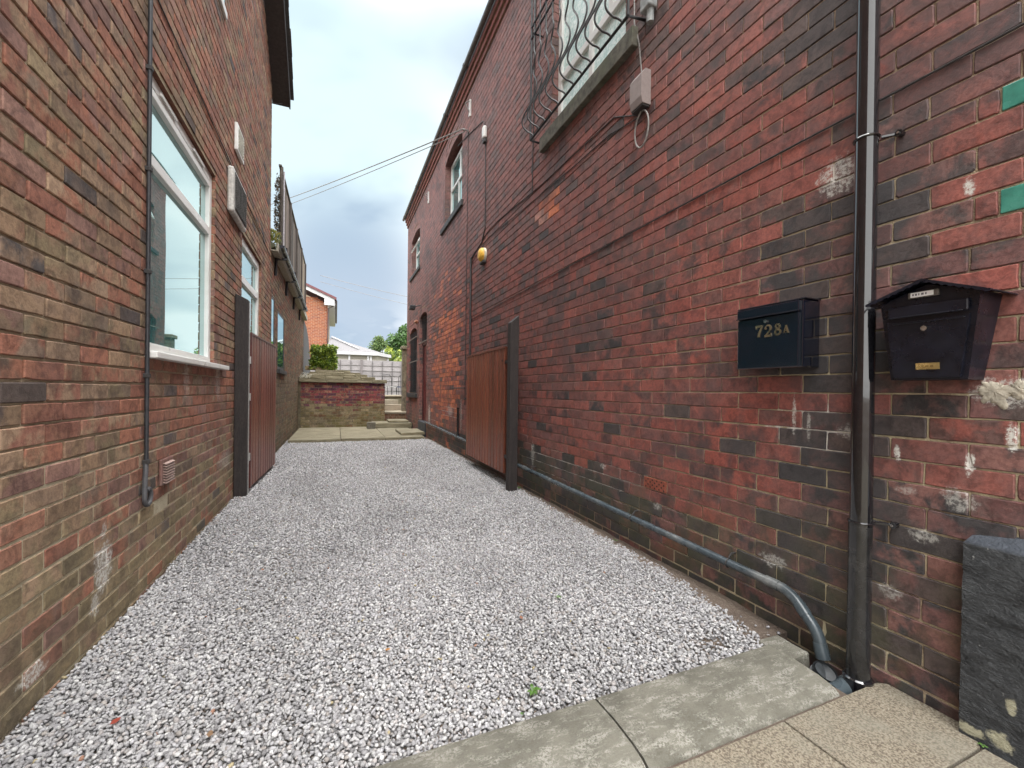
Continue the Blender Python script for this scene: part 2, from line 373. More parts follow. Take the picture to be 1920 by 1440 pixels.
# ------------------------------------------------------------------ common object materials
m_white = simple('white_upvc', (.72, .72, .70), .35, var=.04, nscale=8, dirt=(.5, .48, .44))
m_black = simple('black_gloss_plastic', (.008, .008, .010), .08, var=.2, coat=1)
m_blackm = simple('black_painted_metal', (.008, .009, .016), .30, var=.3, nscale=20)
m_iron = simple('black_iron', (.010, .010, .012), .45, var=.3)
m_grey = simple('grey_soil_pipe', (.050, .065, .075), .25, var=.18, nscale=12, dirt=(.2, .2, .19))
m_cable = simple('dark_cable', (.03, .028, .028), .6)
m_gcable = simple('grey_cable', (.22, .21, .20), .7)
m_wood = None
def glass_mat(name, tint=(.03, .045, .045), refl=.5, rough=.01):
    m, nt, p = material(name); nt.nodes.remove(p)
    o = nt.nodes['Material Output']; oc = objco(nt)
    di = N(nt, 'ShaderNodeBsdfDiffuse'); di.inputs[0].default_value = tint+(1,)
    gl = N(nt, 'ShaderNodeBsdfGlossy'); gl.inputs['Roughness'].default_value = rough
    gl.inputs[0].default_value = (.78, .95, .96, 1)
    lw = N(nt, 'ShaderNodeFresnel'); lw.inputs[0].default_value = 1.75
    bmp = N(nt, 'ShaderNodeBump'); bmp.inputs['Strength'].default_value = .015; bmp.inputs['Distance'].default_value = .05
    nt.links.new(NOI(nt, oc, 1.5, 1), bmp.inputs['Height']); nt.links.new(bmp.outputs[0], gl.inputs['Normal'])
    f = M(nt, 'ADD', M(nt, 'MULTIPLY', lw.outputs[0], 1-refl*.3), refl*.3, clamp=True)
    mx = N(nt, 'ShaderNodeMixShader'); nt.links.new(f, mx.inputs[0]); nt.links.new(di.outputs[0], mx.inputs[1]); nt.links.new(gl.outputs[0], mx.inputs[2])
    nt.links.new(mx.outputs[0], o.inputs[0]); return m
m_glass = glass_mat('window_glass', (.05, .17, .17), 1.5)
m_glassd = glass_mat('dark_window_glass', (.015, .02, .022), .3)
# frosted leaf-pattern glass
m_frost, nt, p = material('frosted_glass'); oc = objco(nt); f = NOI(nt, oc, 24, 5, .7, 1.2)
nt.links.new(MIX(nt, SM(nt, f, .4, .62), (.48, .68, .66, 1), (.82, .92, .90, 1)), p.inputs['Base Color']); p.inputs['Roughness'].default_value = .25
bump(nt, p, f, .5, .01)
def wood_mat(name, c0, c1, c2, gscale=(4, 4, .6), rough=.42, coat=.15):
    m, nt, p = material(name); oc = objco(nt)
    v = VM(nt, 'MULTIPLY', oc, gscale)
    g = NOI(nt, v, 9, 6, .7, .6); g2 = NOI(nt, v, 60, 4, .6)
    c = MIX(nt, SM(nt, g, .35, .65), c0+(1,), c1+(1,)); c = MIX(nt, SM(nt, g2, .45, .7, 0, .6), c, c2+(1,))
    at = N(nt, 'ShaderNodeAttribute', attribute_name='c1').outputs['Color']
    c = MIX(nt, 1., c, at, 'MULTIPLY')
    nt.links.new(c, p.inputs['Base Color']); nt.links.new(SM(nt, g2, .3, .7, rough-.08, rough+.15), p.inputs['Roughness'])
    p.inputs['Coat Weight'].default_value = coat; p.inputs['Coat Roughness'].default_value = .3
    bump(nt, p, M(nt, 'ADD', g2, M(nt, 'MULTIPLY', g, .5)), .25, .003); return m
m_gate = wood_mat('stained_gate_wood', (.14, .036, .017), (.235, .065, .029), (.055, .016, .010))
m_gateb = wood_mat('brown_stained_gate_wood', (.13, .038, .024), (.20, .064, .042), (.05, .016, .011))
m_post = wood_mat('dark_stained_post', (.016, .012, .012), (.032, .024, .022), (.008, .006, .006), rough=.6, coat=0)
m_screen = wood_mat('weathered_timber', (.11, .095, .08), (.20, .165, .125), (.05, .042, .038), rough=.85, coat=0)

def window(parent, side, y0, y1, z0, z1, xw, recess, fw=.06, trans=(), mull=(), pane=None, frame=None, sill=None, panes=None, depth=.06, name='window'):
    """side=+1: wall faces -x at x=xw (right building); side=-1: wall faces +x"""
    s = side; xf = xw+s*recess; xb = xf+s*depth
    X0, X1 = min(xf, xb), max(xf, xb)
    mb = MB()
    mb.bbox(X0, X1, y0, y0+fw, z0, z1, .004); mb.bbox(X0, X1, y1-fw, y1, z0, z1, .004)
    mb.bbox(X0, X1, y0+fw, y1-fw, z0, z0+fw, .004); mb.bbox(X0, X1, y0+fw, y1-fw, z1-fw, z1, .004)
    e = .003
    for t in trans: mb.bbox(X0-e, X1, y0+fw, y1-fw, t-fw*.5, t+fw*.5, .004)
    for (my, a, b) in mull: mb.bbox(X0+e, X1, my-fw*.45, my+fw*.45, a, b, .004)
    # inner glazing beads
    fr = mb.build(name, frame or m_white, parent)
    pb = MB(); xp = xf+s*depth*.45
    pb.box(min(xp, xp+s*.006), max(xp, xp+s*.006), y0+fw*.5, y1-fw*.5, z0+fw*.5, z1-fw*.5)
    pb.build('pane', pane or m_glass, fr)
    if sill:
        sb = MB(); a, b, zz0, zz1, pr = sill[:5]
        sb.bbox(min(xw-s*pr, xf+s*.01), max(xw-s*pr, xf+s*.01), a, b, zz0, zz1, .006); sb.build('sill', sill[5] if len(sill) > 5 else m_white, fr)
    return fr

# ================================================================== GROUND
def ground_mat():
    m, nt, p = material('soil'); oc = objco(nt); f = NOI(nt, oc, 6, 6, .7); g = NOI(nt, oc, 80, 5, .7)
    c = MIX(nt, f, (.085, .06, .045, 1), (.17, .13, .10, 1)); c = MIX(nt, SM(nt, g, .45, .75, 0, .6), c, (.26, .22, .19, 1))
    nt.links.new(c, p.inputs['Base Color']); p.inputs['Roughness'].default_value = .95
    bump(nt, p, M(nt, 'ADD', f, g), .9, .02); return m
m_soil = ground_mat()
g = MB(); zg = -.022
PIT = (1.86, 2.075, .93, 1.42)
for (a, b, c, d_) in rects_minus(-1.2, 2.2, -1.0, 3.0, [PIT]): g.add([(a, c, zg), (b, c, zg), (b, d_, zg), (a, d_, zg)], [(0, 1, 2, 3)])
for (a, b, c, d_) in [(-300, -1.2, -200, 300), (2.2, 300, -200, 300), (-1.2, 2.2, -200, -1.0), (-1.2, 2.2, 3.0, 300)]:
    g.add([(a, c, zg), (b, c, zg), (b, d_, zg), (a, d_, zg)], [(0, 1, 2, 3)])
a, b, c, d_ = PIT; zp = -.24
g.add([(a, c, zg), (b, c, zg), (b, d_, zg), (a, d_, zg), (a, c, zp), (b, c, zp), (b, d_, zp), (a, d_, zp)], [(4, 5, 6, 7), (0, 1, 5, 4), (1, 2, 6, 5), (2, 3, 7, 6), (3, 0, 4, 7)])
o = g.build('ground', m_soil); struct(o)
# soil bank along the right wall foot
rng = random.Random(5); sb = MB(); ny, nx = 60, 6
vs = []
for i in range(ny+1):
    y = 1.44+(9.9-1.44)*(i/ny)**1.5
    for k in range(nx+1):
        x = 1.82+.27*k/nx
        vs.append((x+.02*sn(y*4, k), y, -.018+.012*sn(x*9, y*7, 1)+.014*(k/nx)+(-.03*max(0, 1-(y-1.44)/.3)*(k/nx))))
sb.add(vs, [(i*(nx+1)+k, i*(nx+1)+k+1, (i+1)*(nx+1)+k+1, (i+1)*(nx+1)+k) for i in range(ny) for k in range(nx)])
o = sb.build('soil_strip', m_soil, smooth=True); struct(o)

# gravel -------------------------------------------------------------
def gravel():
    rs = np.random.RandomState(3)
    phi = (1+5**.5)/2
    iv = np.array([(-1, phi, 0), (1, phi, 0), (-1, -phi, 0), (1, -phi, 0), (0, -1, phi), (0, 1, phi), (0, -1, -phi), (0, 1, -phi), (phi, 0, -1), (phi, 0, 1), (-phi, 0, -1), (-phi, 0, 1)], float)
    iv /= np.linalg.norm(iv[0])
    itri = np.array([(0, 11, 5), (0, 5, 1), (0, 1, 7), (0, 7, 10), (0, 10, 11), (1, 5, 9), (5, 11, 4), (11, 10, 2), (10, 7, 6), (7, 1, 8), (3, 9, 4), (3, 4, 2), (3, 2, 6), (3, 6, 8), (3, 8, 9), (4, 9, 5), (2, 4, 11), (6, 2, 10), (8, 6, 7), (9, 8, 1)])
    P = []
    def layer(y0, y1, step, z, s0, s1, dk):
        xs = np.arange(-1.0, 2.03, step); ys = np.arange(y0, y1, step)
        X, Y = np.meshgrid(xs, ys); X = X.ravel()+rs.uniform(-.5, .5, X.size)*step; Y = Y.ravel()+rs.uniform(-.5, .5, Y.size)*step
        S = rs.uniform(s0, s1, X.size)*np.where(rs.rand(X.size) < .12, 1.3, 1.)
        Z = z+rs.uniform(-.004, .004, X.size)
        P.append(np.stack([X, Y, Z, S, np.full(X.size, dk)], 1))
    layer(1.30, 3.2, .0120, -.015, .0068, .0100, .66); layer(1.30, 3.2, .0132, -.003, .0064, .0104, 1.04)  # lower layers coloured darker to stand in for shade between the stones
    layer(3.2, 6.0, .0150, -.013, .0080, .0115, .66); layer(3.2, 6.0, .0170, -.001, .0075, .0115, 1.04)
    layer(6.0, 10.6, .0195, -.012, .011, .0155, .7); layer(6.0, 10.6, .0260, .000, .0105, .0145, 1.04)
    P = np.concatenate(P); x, y = P[:, 0], P[:, 1]
    keep = (x > -.985+P[:, 3]*.5) & (x < 2.06)
    # kerb line, slab front edge, thinning toward the right wall
    keep &= y > 1.352+rs.uniform(-.012, .02, len(P))
    keep &= ~((x > -.80) & (y > 10.02+rs.uniform(-.02, .02, len(P)))) & ~((x > 1.93) & (y > 9.9))
    wob = np.array([sn(a*3, b*2.2, 4.) for a, b in zip(x, y)])
    edge = 2.02+.05*wob+.05*np.clip((y-2)/3, 0, 1)
    near = np.clip((2.15-y)/.8, 0, 1); edge -= near*.13*(1+wob)
    keep &= rs.rand(len(P)) < np.clip((edge-x)/.10+.45, 0.03, 1)
    bare = np.exp(-(((x-1.63)/.13)**2+((y-1.47)/.07)**2)*1.)      # worn patch where soil shows
    keep &= rs.rand(len(P)) > bare*.85
    hz = np.array([sn(a*1.1, b*.8, 8.) for a, b in zip(x, y)])*.012+np.array([sn(a*5, b*5, 2.) for a, b in zip(x, y)])*.003
    tracks = -.006*np.exp(-((x+.35)/.25)**2)-.006*np.exp(-((x-1.2)/.25)**2)
    lowedge = -.012*np.clip((x-(edge-.12))/.15, 0, 1)
    P[:, 2] += hz+tracks+lowedge-.003
    P = P[keep]; wob = None
    n = len(P); print('stones', n)
    q = rs.normal(size=(n, 4)); q /= np.linalg.norm(q, axis=1)[:, None]
    a, b, c, d = q.T
    R = np.stack([1-2*(c*c+d*d), 2*(b*c-a*d), 2*(b*d+a*c), 2*(b*c+a*d), 1-2*(b*b+d*d), 2*(c*d-a*b), 2*(b*d-a*c), 2*(c*d+a*b), 1-2*(b*b+c*c)], 1).reshape(n, 3, 3)
    sc = np.stack([rs.uniform(.85, 1.45, n), rs.uniform(.7, 1.1, n), rs.uniform(.45, .85, n)], 1)
    jit = rs.uniform(.78, 1.22, (n, 12, 1))
    V = iv[None]*jit*sc[:, None, :]; V = np.einsum('nij,nkj->nki', R, V)*P[:, None, 3:4]
    V[:, :, 2] *= .8
    V += P[:, None, :3]
    F = (itri[None]+12*np.arange(n)[:, None, None]).reshape(-1, 3)
    me = bpy.data.meshes.new('gravel'); nv, nf = n*12, n*20
    me.vertices.add(nv); me.vertices.foreach_set('co', V.astype(np.float32).ravel())
    me.loops.add(nf*3); me.loops.foreach_set('vertex_index', F.astype(np.int32).ravel())
    me.polygons.add(nf); me.polygons.foreach_set('loop_start', np.arange(0, nf*3, 3, dtype=np.int32))
    try: me.polygons.foreach_set('loop_total', np.full(nf, 3, dtype=np.int32))
    except Exception: pass
    me.update(calc_edges=True)
    pal = np.array([(.56, .55, .555), (.68, .67, .67), (.78, .77, .76), (.46, .45, .46), (.60, .56, .545), (.36, .35, .355), (.62, .61, .63), (.50, .46, .43)])
    pr = np.array([.24, .20, .12, .16, .08, .07, .10, .03])
    ci = rs.choice(len(pal), n, p=pr); c = pal[ci]*rs.uniform(.78, 1.14, (n, 1))*np.array([[.585,.588,.592]])
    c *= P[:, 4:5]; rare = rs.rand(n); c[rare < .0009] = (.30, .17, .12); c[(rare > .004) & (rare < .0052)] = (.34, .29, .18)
    pn = np.array([sn(a*1.6, b*1.1, 14.) for a, b in zip(P[:, 0], P[:, 1])])
    c *= (1-.22*np.clip(pn+.15, 0, 1))[:, None]
    at = me.attributes.new('c1', 'FLOAT_COLOR', 'FACE')
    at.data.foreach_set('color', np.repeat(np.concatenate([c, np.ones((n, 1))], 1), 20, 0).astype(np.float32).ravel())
    m, nt, p = material('limestone_chippings'); oc = objco(nt)
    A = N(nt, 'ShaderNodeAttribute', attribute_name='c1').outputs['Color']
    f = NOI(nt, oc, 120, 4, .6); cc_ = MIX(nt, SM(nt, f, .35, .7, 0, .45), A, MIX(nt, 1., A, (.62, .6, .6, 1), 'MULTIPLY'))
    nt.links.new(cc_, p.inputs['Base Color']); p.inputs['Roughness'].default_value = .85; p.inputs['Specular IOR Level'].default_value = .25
    me.materials.append(m)
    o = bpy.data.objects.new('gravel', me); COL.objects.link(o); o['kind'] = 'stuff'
    tag(o, 'pale grey limestone chippings covering the alley floor between the walls', 'gravel')
gravel()

# ================================================================== RIGHT BUILDING
XR = 2.07
br = thing('red_brick_building', 'long two-storey sooty red brick building along the right side of the alley', 'building', (5, 6, 0))
CH_R, L_R = .0868, .2345
PV_R = 1.158-CH_R*20
# openings (y0,y1,z0,z1,arch rise)
OP_R = [(2.78, 4.02, 3.90, 5.75, .0), (7.52, 8.82, 4.58, 5.83, .12), (11.72, 13.05, 4.52, 5.55, .11), (12.0, 13.25, 1.06, 2.80, .14), (10.62, 11.56, .12, 3.05, .10)]
def arch_half(o, z):          # half-width of opening at height z
    y0, y1, z0, z1, rise = o; hw = (y1-y0)/2
    if z <= z1: return hw
    if rise <= 0 or z >= z1+rise: return 0
    rad = (hw*hw+rise*rise)/(2*rise); cz = z1+rise-rad
    return math.sqrt(max(0, rad*rad-(z-cz)**2))
def open_right(b0, b1):
    r = []
    for o in OP_R:
        if b1 <= o[2]+.01 or b0 >= o[3]+o[4]+.11: continue
        m = (o[0]+o[1])/2; zz = (b0+b1)/2
        if b0 >= o[3]-.01 and o[4] > 0:    # room for the brick-on-edge arch ring
            hw = arch_half((o[0]-.06, o[1]+.06, o[2], o[3]+.02, o[4]+.10), max(b0, o[3]+.0)); 
            if hw > 0: r.append((m-hw, m+hw))
        elif b0 < o[3]: r.append((o[0], o[1]))
    r.append((.50, .712)) if 2.12 < (b0+b1)/2 < 2.19 or 1.77 < (b0+b1)/2 < 1.85 else None
    if .47 < (b0+b1)/2 < .555: r.append((2.26, 2.49))
    return r
wb = MB()
bricks(wb, (XR, 0, 0), (0, 1, 0), (0, 0, 1), (-1, 0, 0), -1.2, 13.85, -.23, 6.30, L_R, CH_R, .0054, .0072, col_right, open_right, pu=1.60, pv=PV_R, seed=11, jit=.0016, bev=.0038)
rects = rects_minus(-1.2, 13.85, -.3, 6.55, [(o[0], o[1], o[2], o[3]+(o[4] if o[4] else 0)) for o in OP_R])
ZR = PV_R+CH_R*8
rect_face(wb, (XR, 0, 0), (0, 1, 0), (0, 0, 1), (-1, 0, 0), [(a, b, max(c, ZR), d_) for a, b, c, d_ in rects if d_ > ZR], -.0066)
rect_face(wb, (XR, 0, 0), (0, 1, 0), (0, 0, 1), (-1, 0, 0), [(a, b, c, min(d_, ZR)) for a, b, c, d_ in rects if c < ZR], -.0030)
def gcol(fn, yy, dz=0): return lambda u, v, r: fn(yy, v+dz, r)
RV = .13
for o in OP_R:
    y0, y1, z0, z1, rise = o
    # reveals
    for yy, nn in ((y0, 1), (y1, -1)):
        bricks(wb, (XR, yy, 0), (1, 0, 0), (0, 0, 1), (0, nn, 0), 0.0, .20, z0, z1, .235, CH_R, .007, .006, gcol(col_right, yy), pu=.0, pv=PV_R, seed=int(yy*10))
        rect_face(wb, (XR, yy, 0), (1, 0, 0), (0, 0, 1), (0, nn, 0), [(0.0048, .3, z0, z1+.001)], -.004)
    if rise > 0:
        hw = (y1-y0)/2; m = (y0+y1)/2; rad = (hw*hw+rise*rise)/(2*rise); cz = z1+rise-rad; amax = math.asin(hw/rad)
        n = int(2*rad*amax/.082)
        # spandrel filling
        for sgn in (-1, 1):
            pts = [(m+sgn*rad*math.sin(amax*t/8), cz+rad*math.cos(amax*t/8)) for t in range(9)]
            for q in range(8):
                a, b = pts[q], pts[q+1]; tp = z1+rise+.0005
                wb.add([(XR+.0048, a[0], a[1]), (XR+.0048, b[0], b[1]), (XR+.0048, b[0], tp), (XR+.0048, a[0], tp)], [(0, 1, 2, 3)], 1)
                wb.add([(XR, a[0], a[1]), (XR, b[0], b[1]), (XR+.25, b[0], b[1]), (XR+.25, a[0], a[1])], [(0, 1, 2, 3)], 0, (.15, .06, .05))
        for k in range(n):
            t0 = -amax+2*amax*(k+.05)/n; t1 = -amax+2*amax*(k+.95)/n; r0, r1 = rad, rad+.11
            c1, c2 = col_right(m, z1, random.Random(k))
            P4 = [(m+rr*math.sin(t), cz+rr*math.cos(t)) for rr, t in ((r0, t0), (r0, t1), (r1, t1), (r1, t0))]
            wb.prism(P4, 0, XR-.001, XR+.09, 0, c1)
    else:
        wb.bbox(XR-.002, XR+.25, y0-.1, y1+.1, z1+.0, z1+.14, .006)
# green glazed tiles set into the brickwork
br_wall = wb
# body behind (mass), ends
body = MB(); body.box(XR+.26, 8.5, -1.2, 13.84, -.3, 6.5, 1, (.15, .06, .05))
wb.add(body.v, body.f, 1)
wb.box(XR+.0049, XR+.26, 13.80, 13.846, -.3, 6.5, 1)
bricks(wb, (XR, 13.855, 0), (1, 0, 0), (0, 0, 1), (0, 1, 0), 0, 6.4, -.2, 6.3, L_R, CH_R, .0075, .0065, lambda u, v, r: col_right(13, v, r), pv=PV_R, seed=71, simple_=True)
wb.build('wall', [MB_R, MM_R], br, colors=True)
tl = simple('green_glazed_tile', (.045, .20, .155), .22, var=.25, nscale=14, coat=.3, dirt=(.10, .24, .19))
for zz in (2.156, 1.809):
    t = MB(); t.bbox(XR-.001, XR+.02, .503, .709, zz-.0405, zz+.0405, .003); t.build('glazed_tile', tl, br)
# projecting eaves courses + gutter
cor = MB()
for k in range(3):
    xo = .025+.03*k; zz = 6.28+.0851*k
    bricks(cor, (XR-xo, 0, 0), (0, 1, 0), (0, 0, 1), (-1, 0, 0), -1.2, 13.9, zz, zz+.0851, .2345, .0851, .006, .004, lambda u, v, r: (lambda c_: (c_, c_))(pick(r, RED)), pv=zz, seed=31+k, simple_=True)
    cor.box(XR-xo+.0048, XR+.3-k*.004, -1.2, 13.895-.002*k, zz+.001, zz+.0845, 1)
cor.build('corbel_course', [MB_R, MM_R], br, colors=True)
gt = MB(); gy0, gy1 = -1.2, 14.0
prof = [(1.945+.038*math.cos(a), 6.575+.038*math.sin(a)) for a in [math.pi+math.pi*i/8 for i in range(9)]]+[(1.983, 6.585), (1.975, 6.575)]+[(1.945+.031*math.cos(a), 6.575+.031*math.sin(a)) for a in [2*math.pi-math.pi*i/8 for i in range(9)]]+[(1.907, 6.585)]
gt.prism(prof, 1, gy0, gy1)
for yy in (1.5, 4.2, 6.9, 8.3, 11.5, 13.7): gt.prism([(1.945+.045*math.cos(a), 6.575+.045*math.sin(a)) for a in [math.pi*1.02+math.pi*.96*i/8 for i in range(9)]]+[(1.99, 6.59), (1.90, 6.59)], 1, yy, yy+.06)
gt.build('gutter', simple('grey_gutter', (.10, .10, .10), .4), br)
rf = MB(); rf.prism([(1.99, 6.62), (5.2, 9.4), (8.7, 6.6), (8.7, 6.54), (1.99, 6.54)], 1, -1.25, 13.95); rf.build('roof', simple('dark_slate', (.06, .06, .065), .7, bmp=.4, bscale=14), br)
bf = MB()
# windows
m_sill = simple('mossy_stone_sill', (.10, .095, .075), .85, var=.4, nscale=14, bmp=.6, dirt=(.055, .07, .03))
m_sillb = simple('black_painted_sill', (.025, .025, .026), .6, bmp=.3, dirt=(.08, .08, .075))
w1 = window(br, 1, 2.78, 4.02, 3.90, 5.74, XR, .075, .07, trans=(4.42,), mull=((3.40, 3.97, 5.68), (3.09, 4.46, 5.68)), pane=m_frost, sill=(2.62, 4.20, 3.745, 3.895, .055, m_sill))
w2 = window(br, 1, 7.52, 8.82, 4.58, 5.84, XR, .12, .055, trans=(5.30,), mull=((8.1, 5.3, 5.8), (8.2, 4.62, 5.28)), pane=m_glass, sill=(7.42, 9.1, 4.47, 4.575, .04, m_sillb))
w3 = window(br, 1, 11.72, 13.05, 4.52, 5.56, XR, .13, .055, trans=(5.15,), mull=((12.3, 4.56, 5.12),), pane=m_glass, sill=(11.6, 13.25, 4.42, 4.515, .04, m_sillb))
ow = MB(); # top-hung casement standing open on window 3
ow.bars([(XR+.12, 11.8, 5.52), (XR-.02, 11.8, 5.24), (XR-.02, 12.95, 5.24), (XR+.12, 12.95, 5.52)], .02); ow.build('open_casement', m_white, w3)
w4 = window(br, 1, 12.0, 13.25, 1.06, 2.82, XR, .10, .055, trans=(2.3,), pane=m_glassd, frame=simple('dark_frame', (.03, .04, .045), .5), sill=(11.85, 13.35, .93, 1.055, .07, m_sillb))
gb = MB()   # window guard of upright bars
for k in range(11): yy = 12.05+k*.115; gb.bars([(XR+.03, yy, 1.08), (XR+.03, yy, 2.84)], .010)
gb.build('window_bars', m_iron, w4)
for zz in (1.95, 2.62):
    q = MB(); q.bars([(XR-.03, 11.9, zz), (XR-.03, 13.35, zz)], .016); q.box(XR-.03, XR, 11.89, 11.91, zz-.02, zz+.02); q.build('cross_bar', simple('rusty_grey_bar', (.16, .13, .11), .7), w4)
# door with barred fanlight
m_door = simple('dark_red_door_paint', (.085, .010, .012), .35, var=.2)
dr = MB(); dr.bbox(XR+.10, XR+.15, 10.66, 11.52, .33, 2.33, .004)
for (a, b, c, d_) in ((10.76, 11.04, .5, 1.1), (11.12, 11.42, .5, 1.1), (10.76, 11.04, 1.25, 2.2), (11.12, 11.42, 1.25, 2.2)): dr.bbox(XR+.092, XR+.11, a, b, c, d_, .006)
door = dr.build('door', m_door, br)
dk = MB(); dk.tube([(XR+.10, 10.74, 1.2), (XR+.05, 10.74, 1.2), (XR+.05, 10.85, 1.2)], .01); dk.build('handle', simple('brass', (.6, .42, .16), .3, 1), door)
df = MB()
for (a, b) in ((10.621, 10.66), (11.52, 11.559)): df.box(XR+.08, XR+.17, a, b, .33, 3.1)
df.box(XR+.08, XR+.17, 10.66, 11.52, 2.33, 2.42); df.build('door_frame', simple('dark_brown_frame', (.045, .018, .016), .5), br)
fl = MB(); fl.box(XR+.13, XR+.136, 10.65, 11.53, 2.42, 3.14); fan = fl.build('fanlight', m_glassd, br)
fb = MB()
for k in range(7): yy = 10.7+k*.13; fb.bars([(XR+.05, yy, 2.42), (XR+.05, yy, 3.1)], .009)
fb.build('window_bars', m_iron, fan)
tb = MB(); tb.bars([(XR-.02, 10.55, 2.38), (XR-.02, 11.6, 2.38)], .016); tb.build('cross_bar', simple('rusty_grey_bar', (.2, .15, .12), .7), br)
ds = MB(); ds.bbox(XR-.03, XR+.2, 10.58, 11.56, -.05, .33, .012); ds.build('door_step', simple('blue_grey_step', (.03, .034, .042), .6, bmp=.4), br)
# air brick
ab = MB(); ab.bbox(XR-.002, XR+.02, 2.265, 2.485, .468, .546, .003)
abo = ab.build('air_brick', simple('terracotta', (.22, .06, .035), .8), br)
ah = MB()
for k in range(9):
    for q in range(4):
        if (k+q) % 2 == 0: cy, cz = 2.285+k*.0225, .480+q*.0180; ah.add([(XR-.0028, cy-.008, cz), (XR-.0028, cy, cz-.008), (XR-.0028, cy+.008, cz), (XR-.0028, cy, cz+.008)], [(0, 1, 2, 3)])
ah.build('vent_hole', simple('hole_black', (.004, .004, .004), .9), abo)['kind'] = 'stuff'
# plaster / mortar daubs on the wall
def daub(cy, cz, ry, rz, seed, thick=.008, col='plaster', x=XR, s=-1, parent=br, nm='plaster_patch', drips=None):
    rg = random.Random(seed); nr, na = 6, 72; thick *= .55; vs = [(x+s*thick*1.2, cy, cz)]; fs = []
    for r in range(1, nr+1):
        for a in range(na):
            t = 2*math.pi*a/na; k = 1+.45*sn(math.cos(t)*1.6+seed, math.sin(t)*1.6)+.30*sn(math.cos(t)*4+seed, math.sin(t)*4, 3)+.22*sn(math.cos(t)*11+seed, math.sin(t)*11, 5)
            if drips:
                for (dt, dl, dw) in drips: k += dl*math.exp(-((((t-dt+math.pi) % (2*math.pi))-math.pi)/dw)**2)
            rr = r/nr*k; hgt = thick*(1-(r/nr)**5)*(1+.5*sn(rr*3+seed, t*2))+(0 if r < nr else -.004)
            vs.append((x+s*hgt, cy+ry*rr*math.cos(t), cz+rz*rr*math.sin(t)))
    for a in range(na): fs.append((0, 1+a, 1+(a+1) % na))
    for r in range(nr-1):
        for a in range(na): fs.append((1+r*na+a, 1+(r+1)*na+a, 1+(r+1)*na+(a+1) % na, 1+r*na+(a+1) % na))
    q = MB(); q.add(vs, fs); return q.build(nm, MATS[col], parent, smooth=True)
simple('plaster', (.38, .345, .28), .9, var=.3, nscale=26, bmp=.8, bscale=80, dirt=(.33, .25, .17)); simple('white_filler', (.60, .57, .50), .9, var=.3, nscale=60, bmp=.8, bscale=90)
daub(.715, 1.168, .050, .038, 3, .009, drips=((4.4, .9, .25), (2.9, .5, .3), (5.2, .35, .2)))
daub(.655, 1.175, .035, .03, 8, .009)

# window grille (pot-bellied security bars) in front of the upper window
gr_ = thing('window_grille', 'black wrought-iron security grille with bulging wavy bars over the upper window', 'window grille', (XR-.1, 3.4, 3.7))
gx = XR-.14; zb, zt = 3.88, 5.62; ya, yb = 2.56, 4.24
rl = MB()
rl.tube([(XR, ya-.02, zb), (gx, ya, zb), (gx, yb, zb), (XR, yb+.01, zb)], .012, 8); rl.build('bottom_rail', m_iron, gr_)
rl = MB(); rl.tube([(gx, ya, 4.98), (gx, yb, 4.98)], .010, 6); rl.build('middle_rail', m_iron, gr_)
rl = MB(); rl.tube([(gx, ya, 5.10), (gx, yb, 5.10)], .010, 6); rl.build('middle_rail', m_iron, gr_)
for yy in (ya, yb):
    rl = MB(); rl.tube([(gx, yy, zb), (gx, yy, zt)], .012, 6); rl.tube([(gx, yy, 5.05), (XR, yy, 5.05)], .01, 6); rl.build('side_bar', m_iron, gr_)
for k in range(12):
    yy = ya+(yb-ya)*(k+.5)/12; pts = []
    for i in range(49):
        t = i/48; z = zb+(4.98-zb)*t
        wv = (math.sin(2*math.pi*t/.60)*.075*min(1, t/.06) if t < .60 else math.sin(2*math.pi*(t-.60)/.24)*.026 if t < .84 else 0)
        bel = -.10*math.exp(-((t-.16)/.16)**2)*(1-math.exp(-(t/.06)**2))
        pts.append((gx+bel, yy+wv, z))
    pts += [(gx, yy, zt)]
    rl = MB(); rl.tube(pts, .0085, 6); rl.build('wavy_bar', m_iron, gr_, smooth=True)
rl = MB(); rl.bbox(XR-.085, XR-.01, ya-.16, ya-.06, zb-.02, zb+.085, .01); rl.tube([(XR-.04, ya-.12, zb-.11), (XR-.04, ya-.12, zb-.02)], .026, 10)
rl.build('bracket_box', simple('grey_plastic', (.25, .27, .27), .6), gr_)

# downpipe -----------------------------------------------------------
dp = thing('downpipe', 'tall glossy black drainpipe running down the right wall between the two letterboxes', 'drainpipe', (1.985, 1.08, 0))
q = MB(); q.tube([(1.985, 1.062+.0, z) for z in (.62, 6.5)], .0385, 24); q.build('upper_pipe', m_black, dp, smooth=True)
q = MB(); q.tube([(1.985, 1.064, z) for z in (.0, .64)], .040, 24); q.build('lower_pipe', simple('scuffed_black_plastic', (.016, .016, .017), .22, var=.4, nscale=18, coat=.4, dirt=(.055, .052, .048)), dp, smooth=True)
q = MB(); q.tube([(1.985, 1.064, -.06), (1.985, 1.064, .0), (1.985, 1.064, .005)], [.052, .052, .046], 24); q.build('foot_socket', m_black, dp, smooth=True)
for zz in (2.19, .635):
    q = MB(); ring = [(1.985+.0415*math.cos(a), 1.063+.0415*math.sin(a), zz) for a in [math.pi*2*i/24 for i in range(25)]]
    q.tube(ring, .0045, 6, cap=False); q.tube([(2.02, 1.03, zz), (2.045, 1.0, zz), (XR, .985, zz)], .007, 6); q.tube([(2.045, .985, zz+.0), (2.07, .985, zz)], .013, 8)
    br_ = q.build('pipe_clip', m_black, dp, smooth=True)
    q = MB(); q.tube([(2.043, .985, zz), (2.039, .985, zz)], .005, 8); q.build('screw', simple('steel', (.6, .6, .6), .3, 1), br_)

